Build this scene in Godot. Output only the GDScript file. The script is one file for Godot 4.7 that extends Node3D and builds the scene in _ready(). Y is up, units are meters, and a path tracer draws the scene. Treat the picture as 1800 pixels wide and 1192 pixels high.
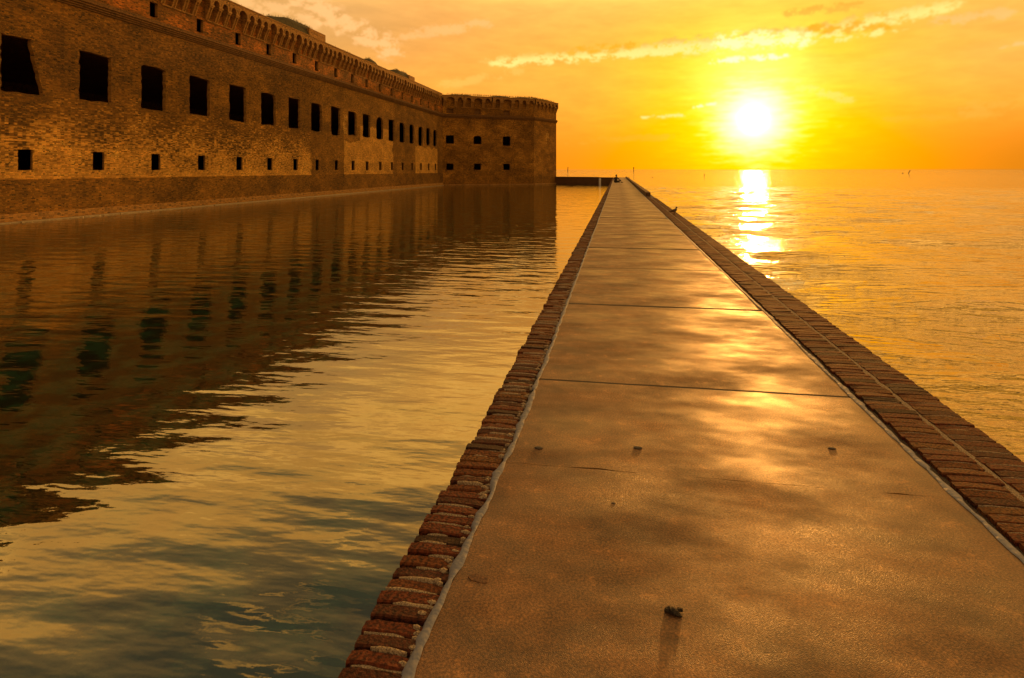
extends Node3D
# A brick sea fort at sunset, its moat, and the moat wall with a concrete walk.
# World: the moat wall runs along -Z, water level is y = 0, the camera stands over the walk at x = 0, z = 0.

const CAM_Y := 2.52
const SLAB_Y := 1.22
const WALL_X := -28.7
const TOP_Y := 15.07
const SUN_AZ := 11.8      # degrees to the right of -Z
const SUN_EL := 4.4
const BAYS := [12.4, 16.75, 21.1, 25.41, 29.72, 34.05, 38.36, 42.71, 46.9, 51.05, 55.17, 59.27, 63.3, 67.15, 71.16, 75.14, 79.15, 83.07, 87.0, 90.75, 94.34]

var rng := RandomNumberGenerator.new()
var mats := {}
var noise_a := FastNoiseLite.new()
var noise_b := FastNoiseLite.new()
var noise_c := FastNoiseLite.new()

# ---------------------------------------------------------------- helpers

func lin(r: float, g: float, b: float) -> Color:
	return Color(r, g, b).linear_to_srgb()

func tag(o: Node3D, label: String, category: String, group := "") -> Node3D:
	o.set_meta("label", label)
	o.set_meta("category", category)
	if group:
		o.set_meta("group", group)
	return o

func structure(o: Node3D) -> Node3D:
	o.set_meta("kind", "structure")
	return o

func node(called: String, parent: Node3D, at := Transform3D()) -> Node3D:
	var n := Node3D.new()
	n.name = called
	n.transform = at
	parent.add_child(n, true)
	return n

func obj(called: String, mesh: Mesh, material: Material, parent: Node3D, at := Transform3D()) -> MeshInstance3D:
	var m := MeshInstance3D.new()
	m.name = called
	m.mesh = mesh
	m.material_override = material
	m.transform = at
	parent.add_child(m, true)
	return m

func begin() -> SurfaceTool:
	var st := SurfaceTool.new()
	st.begin(Mesh.PRIMITIVE_TRIANGLES)
	return st

func done(st: SurfaceTool, smooth := false) -> ArrayMesh:
	st.generate_normals()
	if smooth:
		st.index()
	return st.commit()

# a quad a, b, c, d, counter-clockwise when seen from its front
func quad(st: SurfaceTool, a: Vector3, b: Vector3, c: Vector3, d: Vector3, group := -1) -> void:
	for p: Vector3 in [a, c, b, a, d, c]:
		st.set_smooth_group(group)
		st.add_vertex(p)

func tri(st: SurfaceTool, a: Vector3, b: Vector3, c: Vector3, group := -1) -> void:
	for p: Vector3 in [a, c, b]:
		st.set_smooth_group(group)
		st.add_vertex(p)

# a quad on a wall of the fort: uv in metres along the wall, uv2 over its weather map
func wquad(st: SurfaceTool, pts: Array, u0: float) -> void:
	for i: int in [0, 2, 1, 0, 3, 2]:
		var p: Vector3 = pts[i]
		st.set_smooth_group(-1)
		st.set_uv(Vector2((p.x + u0) / 4.0, -p.y / 4.0))
		st.set_uv2(Vector2((p.x + u0 + 12.0) / 128.0, 1.0 - p.y / 16.0))
		st.add_vertex(p)

func box(st: SurfaceTool, lo: Vector3, hi: Vector3) -> void:
	var a := lo
	var b := hi
	quad(st, Vector3(a.x, a.y, b.z), Vector3(b.x, a.y, b.z), Vector3(b.x, b.y, b.z), Vector3(a.x, b.y, b.z))
	quad(st, Vector3(b.x, a.y, a.z), Vector3(a.x, a.y, a.z), Vector3(a.x, b.y, a.z), Vector3(b.x, b.y, a.z))
	quad(st, Vector3(a.x, a.y, a.z), Vector3(a.x, a.y, b.z), Vector3(a.x, b.y, b.z), Vector3(a.x, b.y, a.z))
	quad(st, Vector3(b.x, a.y, b.z), Vector3(b.x, a.y, a.z), Vector3(b.x, b.y, a.z), Vector3(b.x, b.y, b.z))
	quad(st, Vector3(a.x, b.y, b.z), Vector3(b.x, b.y, b.z), Vector3(b.x, b.y, a.z), Vector3(a.x, b.y, a.z))
	quad(st, Vector3(a.x, a.y, a.z), Vector3(b.x, a.y, a.z), Vector3(b.x, a.y, b.z), Vector3(a.x, a.y, b.z))

# a box with chamfered top edges
func stone(st: SurfaceTool, lo: Vector3, hi: Vector3, c: float) -> void:
	var p := [Vector3(lo.x, lo.y, hi.z), Vector3(hi.x, lo.y, hi.z), Vector3(hi.x, lo.y, lo.z), Vector3(lo.x, lo.y, lo.z)]
	var q := []
	var r := []
	for v: Vector3 in p:
		q.append(Vector3(v.x, hi.y - c, v.z))
		r.append(Vector3(clampf(v.x, lo.x + c, hi.x - c), hi.y, clampf(v.z, lo.z + c, hi.z - c)))
	for i in 4:
		var j := (i + 1) % 4
		quad(st, p[i], p[j], q[j], q[i])
		quad(st, q[i], q[j], r[j], r[i])
	quad(st, r[0], r[1], r[2], r[3])

func tube(st: SurfaceTool, a: Vector3, b: Vector3, ra: float, rb: float, n := 10, group := 1) -> void:
	var ax := (b - a).normalized()
	var s := ax.cross(Vector3.RIGHT if absf(ax.x) < 0.8 else Vector3.UP).normalized()
	var t := ax.cross(s)
	for i in n:
		var f0 := TAU * i / n
		var f1 := TAU * (i + 1) / n
		var d0 := s * cos(f0) + t * sin(f0)
		var d1 := s * cos(f1) + t * sin(f1)
		quad(st, a + d0 * ra, a + d1 * ra, b + d1 * rb, b + d0 * rb, group)
		tri(st, b, b + d0 * rb, b + d1 * rb)
		tri(st, a, a + d1 * ra, a + d0 * ra)

# ---------------------------------------------------------------- textures and materials

func noise(freq: float, octaves: int, sd: int, kind := FastNoiseLite.TYPE_SIMPLEX_SMOOTH) -> FastNoiseLite:
	var n := FastNoiseLite.new()
	n.noise_type = kind
	n.frequency = freq
	n.fractal_type = FastNoiseLite.FRACTAL_FBM if octaves > 1 else FastNoiseLite.FRACTAL_NONE
	n.fractal_octaves = octaves
	n.seed = sd
	return n

func soft(n: FastNoiseLite, gain: float) -> FastNoiseLite:
	n.fractal_gain = gain
	return n

func ramp(stops: Array) -> Gradient:
	var g := Gradient.new()
	var off := PackedFloat32Array()
	var col := PackedColorArray()
	for s: Array in stops:
		off.append(s[0])
		col.append(s[1])
	g.offsets = off
	g.colors = col
	return g

func noise_map(n: FastNoiseLite, size: int, colors: Gradient = null, normals := -1.0, long := 1) -> Texture2D:
	var im := n.get_seamless_image(size / long, size, false, false, 0.15, true)
	if long > 1:
		im.resize(size, size, Image.INTERPOLATE_CUBIC)
	im.convert(Image.FORMAT_L8)
	if normals > 0.0:
		im.convert(Image.FORMAT_RGBA8)
		im.bump_map_to_normal_map(normals)
	elif colors:
		var grey := im.get_data()
		var lut := []
		for i in 256:
			lut.append(colors.sample(i / 255.0))
		var out := PackedByteArray()
		out.resize(size * size * 3)
		for i in size * size:
			var c: Color = lut[grey[i]]
			out[i * 3] = int(c.r8)
			out[i * 3 + 1] = int(c.g8)
			out[i * 3 + 2] = int(c.b8)
		im = Image.create_from_data(size, size, false, Image.FORMAT_RGB8, out)
	return ImageTexture.create_from_image(im)

func material(called: String, color: Color, rough: float) -> StandardMaterial3D:
	var m := StandardMaterial3D.new()
	m.resource_name = called
	m.albedo_color = color
	m.roughness = rough
	mats[called] = m
	return m

func world_mapped(m: StandardMaterial3D, scale: Vector3) -> StandardMaterial3D:
	m.uv1_triplanar = true
	m.uv1_world_triplanar = true
	m.uv1_scale = scale
	return m

# brick laid in English bond: 4 m square, [colour, height]
func brick_images() -> Array:
	var size := 1024
	var out := PackedByteArray()
	out.resize(size * size * 3)
	var hgt := PackedByteArray()
	hgt.resize(size * size)
	var courses := 56
	var grain := noise(0.12, 3, 5)
	var r := RandomNumberGenerator.new()
	r.seed = 77
	var tones := []
	for i in courses * 64:
		tones.append([r.randf(), r.randf(), r.randf()])
	for y in size:
		var v := float(y) / size * courses
		var row := int(v)
		var fv := v - row
		var n := 19 if row % 2 == 0 else 38
		for x in size:
			var u := float(x) / size * n + (0.25 if row % 2 == 0 else 0.0)
			var col := int(u) % n
			var fu := u - int(u)
			var edge := minf(minf(fv, 1.0 - fv) * 71.0, minf(fu, 1.0 - fu) * 4000.0 / n)
			var g := grain.get_noise_2d(x, y)
			var t: Array = tones[row * 64 + col]
			var wear := 6.0 + g * 5.0
			var k := clampf((edge - wear) / 5.0, 0.0, 1.0)
			var b: float = 0.72 + 0.36 * t[0] + 0.14 * g
			if t[1] > 0.93:
				b *= 0.55
			var rr := lerpf(0.80, 0.91 * b, k)
			var gg := lerpf(0.70, (0.73 + 0.05 * (t[2] - 0.5)) * b, k)
			var bb := lerpf(0.52, (0.50 + 0.06 * (t[2] - 0.5)) * b, k)
			var i := y * size + x
			out[i * 3] = int(clampf(rr, 0, 1) * 255)
			out[i * 3 + 1] = int(clampf(gg, 0, 1) * 255)
			out[i * 3 + 2] = int(clampf(bb, 0, 1) * 255)
			hgt[i] = int(clampf(0.25 + k * (0.45 + 0.25 * t[2]) + g * 0.15, 0, 1) * 255)
	return [Image.create_from_data(size, size, false, Image.FORMAT_RGB8, out), Image.create_from_data(size, size, false, Image.FORMAT_L8, hgt)]

# how the brick of the curtain wall has weathered: 128 m along, 16 m up, brick by brick
func weather_image(bastion: bool) -> Image:
	var w := 2048
	var h := 512
	var out := PackedByteArray()
	out.resize(w * h * 3)
	var patch := noise(0.16, 4, 31 if not bastion else 63)
	var broad := noise(0.05, 3, 12 if not bastion else 48)
	var spot := noise(1.7, 1, 9, FastNoiseLite.TYPE_VALUE)
	for yy in h:
		var y := 16.0 * (1.0 - (yy + 0.5) / h) - CAM_Y      # metres over the eye
		for xx in w:
			var u := 128.0 * (xx + 0.5) / w - 12.0
			var p := patch.get_noise_2d(u * 2.2, y * 3.4)
			var q := broad.get_noise_2d(u * 3.0, y * 3.0)
			var s := spot.get_noise_2d(floorf(u / 0.21) * 3.7, floorf(y / 0.0714) * 5.3)
			var clean := 0.0
			var paint := 0.0
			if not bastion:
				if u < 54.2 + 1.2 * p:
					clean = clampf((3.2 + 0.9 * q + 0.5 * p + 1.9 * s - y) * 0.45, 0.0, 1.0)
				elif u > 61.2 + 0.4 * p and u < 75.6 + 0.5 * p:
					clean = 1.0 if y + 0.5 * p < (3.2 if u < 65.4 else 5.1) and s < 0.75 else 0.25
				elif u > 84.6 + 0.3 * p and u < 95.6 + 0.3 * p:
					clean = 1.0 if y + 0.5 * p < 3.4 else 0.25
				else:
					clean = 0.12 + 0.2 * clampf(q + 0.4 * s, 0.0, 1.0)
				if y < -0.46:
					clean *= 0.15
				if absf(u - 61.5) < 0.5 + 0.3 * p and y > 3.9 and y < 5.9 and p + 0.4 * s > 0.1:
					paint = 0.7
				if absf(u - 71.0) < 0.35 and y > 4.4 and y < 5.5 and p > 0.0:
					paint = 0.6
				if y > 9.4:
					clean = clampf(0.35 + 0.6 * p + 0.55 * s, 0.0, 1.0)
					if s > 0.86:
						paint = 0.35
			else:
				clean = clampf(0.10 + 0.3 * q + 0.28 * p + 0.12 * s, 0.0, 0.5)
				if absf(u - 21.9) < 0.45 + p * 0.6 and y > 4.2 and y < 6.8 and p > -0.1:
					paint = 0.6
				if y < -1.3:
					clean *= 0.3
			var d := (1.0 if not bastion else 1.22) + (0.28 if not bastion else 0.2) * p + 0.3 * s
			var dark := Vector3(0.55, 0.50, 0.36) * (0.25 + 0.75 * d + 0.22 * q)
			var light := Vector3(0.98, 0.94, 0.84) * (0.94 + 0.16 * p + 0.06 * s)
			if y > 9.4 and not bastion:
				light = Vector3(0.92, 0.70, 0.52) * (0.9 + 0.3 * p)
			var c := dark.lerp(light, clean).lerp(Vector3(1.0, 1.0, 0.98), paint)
			var i := (yy * w + xx) * 3
			out[i] = int(clampf(c.x, 0, 1) * 255)
			out[i + 1] = int(clampf(c.y, 0, 1) * 255)
			out[i + 2] = int(clampf(c.z, 0, 1) * 255)
	return Image.create_from_data(w, h, false, Image.FORMAT_RGB8, out)

func make_materials() -> void:
	var bi := brick_images()
	var brick_color := ImageTexture.create_from_image(bi[0])
	var brick_height := ImageTexture.create_from_image(bi[1])
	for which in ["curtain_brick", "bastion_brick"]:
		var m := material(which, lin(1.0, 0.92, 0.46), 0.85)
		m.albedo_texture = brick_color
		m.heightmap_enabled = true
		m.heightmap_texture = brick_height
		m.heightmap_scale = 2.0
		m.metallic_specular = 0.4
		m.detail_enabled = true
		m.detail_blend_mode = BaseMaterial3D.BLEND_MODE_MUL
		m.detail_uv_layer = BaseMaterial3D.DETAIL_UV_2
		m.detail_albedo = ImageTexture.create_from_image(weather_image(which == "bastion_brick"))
	# brick of trims and sides, laid by its place in the world
	var trim := world_mapped(material("trim_brick", lin(0.52, 0.43, 0.22), 0.85), Vector3(0.25, 0.25, 0.25))
	trim.albedo_texture = brick_color
	trim.heightmap_enabled = true
	trim.heightmap_texture = brick_height
	trim.heightmap_scale = 1.2
	var stained := world_mapped(material("darkened_brick", lin(0.22, 0.17, 0.10), 0.9), Vector3(0.25, 0.25, 0.25))  # darker trim brick; on string courses the colour holds the undersides' shade
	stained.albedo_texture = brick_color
	var side := world_mapped(material("seawall_brick", lin(0.20, 0.15, 0.10), 0.75), Vector3(0.25, 0.25, 0.25))
	side.albedo_texture = brick_color
	side.heightmap_enabled = true
	side.heightmap_texture = brick_height
	side.heightmap_scale = 1.5
	var wet := material("wet_ledge", lin(0.30, 0.24, 0.14), 0.3)
	wet.heightmap_enabled = true
	world_mapped(wet, Vector3(0.5, 0.5, 0.5))
	wet.heightmap_texture = noise_map(noise(0.02, 4, 3), 512)
	wet.heightmap_scale = 2.0

	# concrete of the walk: sandy aggregate, worn smooth in streaks across the walk
	var con := world_mapped(material("concrete", lin(0.50, 0.30, 0.115), 1.0), Vector3(0.42, 0.42, 0.42))
	con.albedo_texture = ImageTexture.create_from_image(concrete_image())
	con.roughness_texture = ImageTexture.create_from_image(concrete_roughness())
	con.roughness_texture_channel = BaseMaterial3D.TEXTURE_CHANNEL_RED
	con.metallic_specular = 0.55
	con.heightmap_enabled = true
	con.heightmap_texture = ImageTexture.create_from_image(concrete_height())
	con.heightmap_scale = 0.22
	con.uv2_triplanar = true
	con.uv2_world_triplanar = true
	con.uv2_scale = Vector3(0.13, 0.13, 0.21)
	con.detail_enabled = true
	con.detail_blend_mode = BaseMaterial3D.BLEND_MODE_MUL
	con.detail_uv_layer = BaseMaterial3D.DETAIL_UV_2
	con.detail_albedo = noise_map(noise(0.014, 6, 404), 1024, ramp([[0.0, Color(0.66, 0.62, 0.57)], [0.30, Color(0.76, 0.73, 0.68)], [0.36, Color(0.88, 0.86, 0.82)], [0.62, Color(0.93, 0.91, 0.88)], [0.68, Color(1.0, 0.99, 0.97)], [1.0, Color(1, 1, 1)]]))

	# single bricks of the coping
	var pits := noise_map(noise(0.035, 4, 21), 512)
	var tones := [Vector3(0.17, 0.042, 0.014), Vector3(0.19, 0.060, 0.016), Vector3(0.10, 0.028, 0.012), Vector3(0.21, 0.085, 0.022), Vector3(0.06, 0.026, 0.014)]
	var brick_grain := noise_map(noise(0.03, 5, 8), 512, ramp([[0.0, Color(0.30, 0.28, 0.28)], [0.38, Color(0.62, 0.60, 0.58)], [0.62, Color(0.92, 0.90, 0.86)], [1.0, Color(1, 1, 1)]]))
	for i in tones.size():
		var t: Vector3 = tones[i]
		var m := world_mapped(material("coping_brick_%d" % i, lin(t.x * 0.95, t.y * 0.95, t.z * 0.95), 0.75), Vector3(4.0, 4.0, 4.0))
		m.albedo_texture = brick_grain
		m.heightmap_enabled = true
		m.heightmap_texture = pits
		m.heightmap_scale = 0.3
		m.metallic_specular = 0.35
	var mortar := world_mapped(material("mortar", lin(0.42, 0.36, 0.28), 0.9), Vector3(5.0, 5.0, 5.0))
	mortar.albedo_texture = noise_map(noise(0.05, 4, 15), 512, ramp([[0.2, Color(0.55, 0.5, 0.45)], [0.6, Color(0.95, 0.92, 0.88)], [1.0, Color(1, 1, 1)]]))
	mortar.heightmap_enabled = true
	mortar.heightmap_texture = pits
	mortar.heightmap_scale = 0.9
	var bed := world_mapped(material("mortar_bed", lin(0.16, 0.13, 0.10), 0.95), Vector3(5.0, 5.0, 5.0))
	bed.albedo_texture = mortar.albedo_texture
	bed.heightmap_enabled = true
	bed.heightmap_texture = pits
	bed.heightmap_scale = 1.2
	var seal := world_mapped(material("sealant", lin(0.15, 0.165, 0.22), 0.6), Vector3(6.0, 6.0, 6.0))
	seal.heightmap_enabled = true
	seal.heightmap_texture = noise_map(noise(0.012, 3, 44), 256)
	seal.heightmap_scale = 0.5

	material("felt", lin(0.035, 0.03, 0.026), 0.95)

	# water
	var moat := world_mapped(material("moat_water", Color(0.77, 0.73, 0.60, 0.02), 0.02), Vector3(0.06, 0.06, 0.06))
	moat.transparency = BaseMaterial3D.TRANSPARENCY_ALPHA
	moat.refraction_enabled = true
	moat.refraction_scale = 0.033
	moat.metallic = 0.34
	moat.metallic_specular = 1.0
	moat.normal_enabled = true
	moat.normal_texture = noise_map(soft(noise(0.013, 5, 101), 0.42), 2048, null, 6.0, 3)
	moat.normal_scale = 0.26
	var sea := world_mapped(material("sea_water", lin(0.24, 0.18, 0.055), 0.04), Vector3(0.08, 0.08, 0.08))
	sea.metallic = 1.0
	sea.metallic_specular = 0.9
	sea.normal_enabled = true
	sea.normal_texture = noise_map(noise(0.022, 6, 202), 2048, null, 9.0, 4)
	sea.normal_scale = 1.1
	var bottom := world_mapped(material("seabed", lin(0.08, 0.40, 0.38), 0.95), Vector3(0.12, 0.12, 0.12))
	bottom.albedo_texture = noise_map(noise(0.012, 5, 55), 1024, ramp([[0.0, Color(0.30, 0.32, 0.22)], [0.4, Color(0.42, 0.45, 0.34)], [0.62, Color(0.72, 0.76, 0.68)], [1.0, Color(0.85, 0.92, 0.86)]]))

	var earth := world_mapped(material("earth", lin(0.10, 0.085, 0.04), 1.0), Vector3(0.3, 0.3, 0.3))
	earth.albedo_texture = noise_map(noise(0.03, 4, 18), 256, ramp([[0.2, Color(0.5, 0.5, 0.4)], [1.0, Color(1, 1, 0.9)]]))
	var grass := material("grass_blade", lin(0.10, 0.085, 0.03), 0.9)
	grass.backlight_enabled = true
	grass.backlight = Color(0.3, 0.3, 0.1)
	material("dark_pole", lin(0.05, 0.04, 0.03), 0.8)
	material("white_paint", lin(0.75, 0.72, 0.66), 0.6)
	var wood := world_mapped(material("charred_wood", lin(0.06, 0.045, 0.035), 0.75), Vector3(14, 14, 14))
	wood.albedo_texture = noise_map(noise(0.03, 4, 71), 256, ramp([[0.35, Color(0.35, 0.32, 0.3)], [0.7, Color(1, 1, 1)]]))
	wood.heightmap_enabled = true
	wood.heightmap_texture = pits
	wood.heightmap_scale = 0.4
	material("pebble_stone", lin(0.07, 0.06, 0.05), 0.8)
	var skin := material("figure", Color(1, 1, 1), 0.85)
	skin.vertex_color_use_as_albedo = true
	material("hair", lin(0.015, 0.012, 0.01), 0.7)

func stretched(n: FastNoiseLite, size: int) -> Image:
	# longer across the walk than along it
	var im := n.get_seamless_image(size / 2, size)
	im.resize(size, size, Image.INTERPOLATE_CUBIC)
	return im

func concrete_image() -> Image:
	var size := 1024
	var fine := noise(0.22, 3, 301).get_seamless_image(size, size)
	var mid := noise(0.02, 4, 302).get_seamless_image(size, size)
	var big := stretched(noise(0.008, 4, 303), size)
	for im: Image in [fine, mid, big]:
		im.convert(Image.FORMAT_L8)
	var a := fine.get_data()
	var b := mid.get_data()
	var c := big.get_data()
	var out := PackedByteArray()
	out.resize(size * size * 3)
	for i in size * size:
		var g := a[i] / 255.0
		var m := b[i] / 255.0
		var l := c[i] / 255.0
		var v := 0.60 + 0.62 * (g - 0.5) + 0.16 * (m - 0.5) + 0.16 * (l - 0.5)
		if m > 0.80:
			v += 0.12
		var warm := 0.03 * (l - 0.5)
		out[i * 3] = int(clampf(v + 0.02 + warm, 0, 1) * 255)
		out[i * 3 + 1] = int(clampf(v * 0.93, 0, 1) * 255)
		out[i * 3 + 2] = int(clampf(v * 0.86 - warm, 0, 1) * 255)
	return Image.create_from_data(size, size, false, Image.FORMAT_RGB8, out)

func concrete_roughness() -> Image:
	var size := 1024
	var mid := stretched(noise(0.02, 4, 312), size)
	var big := stretched(soft(noise(0.0045, 4, 313), 0.4), size)
	mid.convert(Image.FORMAT_L8)
	big.convert(Image.FORMAT_L8)
	var b := mid.get_data()
	var c := big.get_data()
	var out := PackedByteArray()
	out.resize(size * size)
	for i in size * size:
		var v := 0.55 + 0.18 * (b[i] / 255.0 - 0.5) + 0.42 * (c[i] / 255.0 - 0.5)
		out[i] = int(clampf(v, 0.34, 0.95) * 255)
	return Image.create_from_data(size, size, false, Image.FORMAT_L8, out)

func concrete_height() -> Image:
	# sand grains, with coarser aggregate standing out here and there
	var im := noise(0.38, 3, 321).get_seamless_image(2048, 2048)
	im.convert(Image.FORMAT_L8)
	return im

# ---------------------------------------------------------------- sky

var cloud_streaks := []

func dir_of(px: float, py: float) -> Vector2:
	# (azimuth, elevation) in degrees of a place in the sky, read off the photograph once
	var x := (px - 900.0) / 1075.0
	var y := (299.0 - py) / 1075.0
	return Vector2(rad_to_deg(atan(x)) - 9.7646, rad_to_deg(atan2(y, sqrt(1.0 + x * x))))

func sky_at(az: float, el: float) -> Vector3:
	var e := maxf(el, 0.0)
	var d := wrapf(az - SUN_AZ, -180.0, 180.0)
	var ce := cos(deg_to_rad(e))
	var cosang := sin(deg_to_rad(e)) * sin(deg_to_rad(SUN_EL)) + ce * cos(deg_to_rad(SUN_EL)) * cos(deg_to_rad(d))
	var ang := rad_to_deg(acos(clampf(cosang, -1, 1)))
	var back := smoothstep(60.0, 175.0, absf(d))
	# the air, from horizon to zenith
	var c := Vector3(0.92, 0.26, 0.006)
	c = c.lerp(Vector3(1.15, 0.46, 0.058), smoothstep(0.0, 9.0, e))
	c = c.lerp(Vector3(1.15, 0.54, 0.12), smoothstep(9.0, 18.0, e))
	c = c.lerp(Vector3(2.6, 1.25, 0.22), smoothstep(14.0, 20.0, e))  # unseen band raised above the air's own brightness, to gild the moat
	c = c.lerp(Vector3(0.60, 0.38, 0.15), smoothstep(22.0, 31.0, e))
	c = c.lerp(Vector3(0.13, 0.13, 0.10), smoothstep(27.0, 38.0, e))
	c = c.lerp(Vector3(0.11, 0.125, 0.11), smoothstep(42.0, 80.0, e))
	c = c.lerp(Vector3(0.46, 0.24, 0.10) * (0.45 + 0.55 * ce), back * 0.75)
	# high on the far side from the sun the air greys
	c = c.lerp(Vector3(0.66, 0.365, 0.125), 0.75 * smoothstep(14.0, 42.0, absf(d)) * smoothstep(5.0, 13.0, e) * smoothstep(30.0, 20.0, e))
	# to the right of the sun the low air is thick and dull
	c = c.lerp(Vector3(0.52, 0.165, 0.002), 0.85 * smoothstep(8.0, 24.0, d) * smoothstep(60.0, 30.0, d) * smoothstep(5.0, 0.0, e))
	# the glow round the sun, wider than high near the horizon
	var flat := sqrt(d * d * ce * ce + (el - SUN_EL) * (el - SUN_EL))
	c += Vector3(0.75, 0.37, -0.075) * exp(-pow(ang / 10.0, 2.0))
	c += Vector3(0.25, 0.07, 0.01) * exp(-pow(ang / 25.0, 2.0))
	var bars := noise_b.get_noise_2d(az * 0.7, el * 5.0) + 0.5 * noise_b.get_noise_2d(az * 2.2 + 70.0, el * 13.0)
	flat *= 1.0 + 0.26 * bars * smoothstep(0.8, 2.6, flat)
	c += Vector3(0.8, 0.5, 0.06) * exp(-pow(flat / 4.7, 2.0))
	c += Vector3(1.2, 1.1, 1.05) * exp(-pow(flat / 2.6, 2.4))
	c += Vector3(14.0, 10.5, 6.5) * exp(-pow(flat / 0.7, 2.0))
	c += Vector3(0.5, 0.36, 0.16) * exp(-pow(d / 4.0, 2.0)) * exp(-pow((el - 8.5) / 3.4, 2.0))
	c.z = maxf(c.z, 0.001)
	# clouds: high patches lit gold from below, and the streaks near the horizon
	var rad := deg_to_rad(az)
	var k := 1.0 / (sin(deg_to_rad(e)) + 0.12)
	var px := sin(rad) * ce * k
	var pz := -cos(rad) * ce * k
	var n := noise_a.get_noise_2d(px * 1.0 + 3.0, pz * 2.2)
	var f := noise_b.get_noise_2d(px * 5.0, pz * 9.0)
	var cover := smoothstep(-0.02, 0.26, n + 0.5 * f) * smoothstep(14.0, 19.0, e)
	var lit := Vector3(2.3, 1.2, 0.26).lerp(Vector3(0.50, 0.32, 0.18), smoothstep(40.0, 150.0, absf(d)))  # cloud gold boosted as well, added brightness for the moat's reflection
	c = c.lerp(lit, 0.8 * cover)
	var veil := noise_a.get_noise_2d(px * 0.6 - 9.0, pz * 0.5 + 4.0)
	c = c.lerp(Vector3(1.15, 0.58, 0.19), 0.30 * smoothstep(-0.1, 0.5, veil) * smoothstep(4.0, 12.0, e) * (1.0 - back))
	var wisp := noise_c.get_noise_2d(az * 0.8 + el * 0.5, el * 3.4 + 90.0) + 0.5 * noise_b.get_noise_2d(az * 1.6, el * 9.0 + 30.0)
	c *= 1.0 + 0.11 * wisp * smoothstep(1.0, 5.0, e)
	for s: Array in cloud_streaks:
		var a: Vector2 = s[0]
		var b: Vector2 = s[1]
		var p := Vector2(az, el)
		var ab := b - a
		var t := (p - a).dot(ab) / ab.length_squared()
		if t < -0.2 or t > 1.2:
			continue
		var dist := absf((p - a).cross(ab.normalized()))
		var wid: float = s[2]
		if dist > wid * 2.5:
			continue
		var rough := noise_c.get_noise_2d(az * s[5] * 2.4, el * s[5] * 5.0)
		var edge := noise_b.get_noise_2d(az * 7.0, el * 16.0)
		var m := exp(-pow(dist / wid, 2.0)) * smoothstep(-0.2, 0.12, t) * smoothstep(1.2, 0.88, t)
		var amount: float = smoothstep(0.26, 0.66, m * (0.66 + 1.0 * rough + 0.5 * edge)) * s[3]
		var tint: Vector3 = s[4]
		var side := (p - a).cross(ab.normalized())
		var shade := smoothstep(-wid * 0.2, wid * 1.1, -side + wid * 0.5 * rough)
		tint = tint.lerp(Vector3(0.95, 0.40, 0.03), 0.75 * shade * s[6])
		c = c.lerp(tint, amount)
	return c

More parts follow.
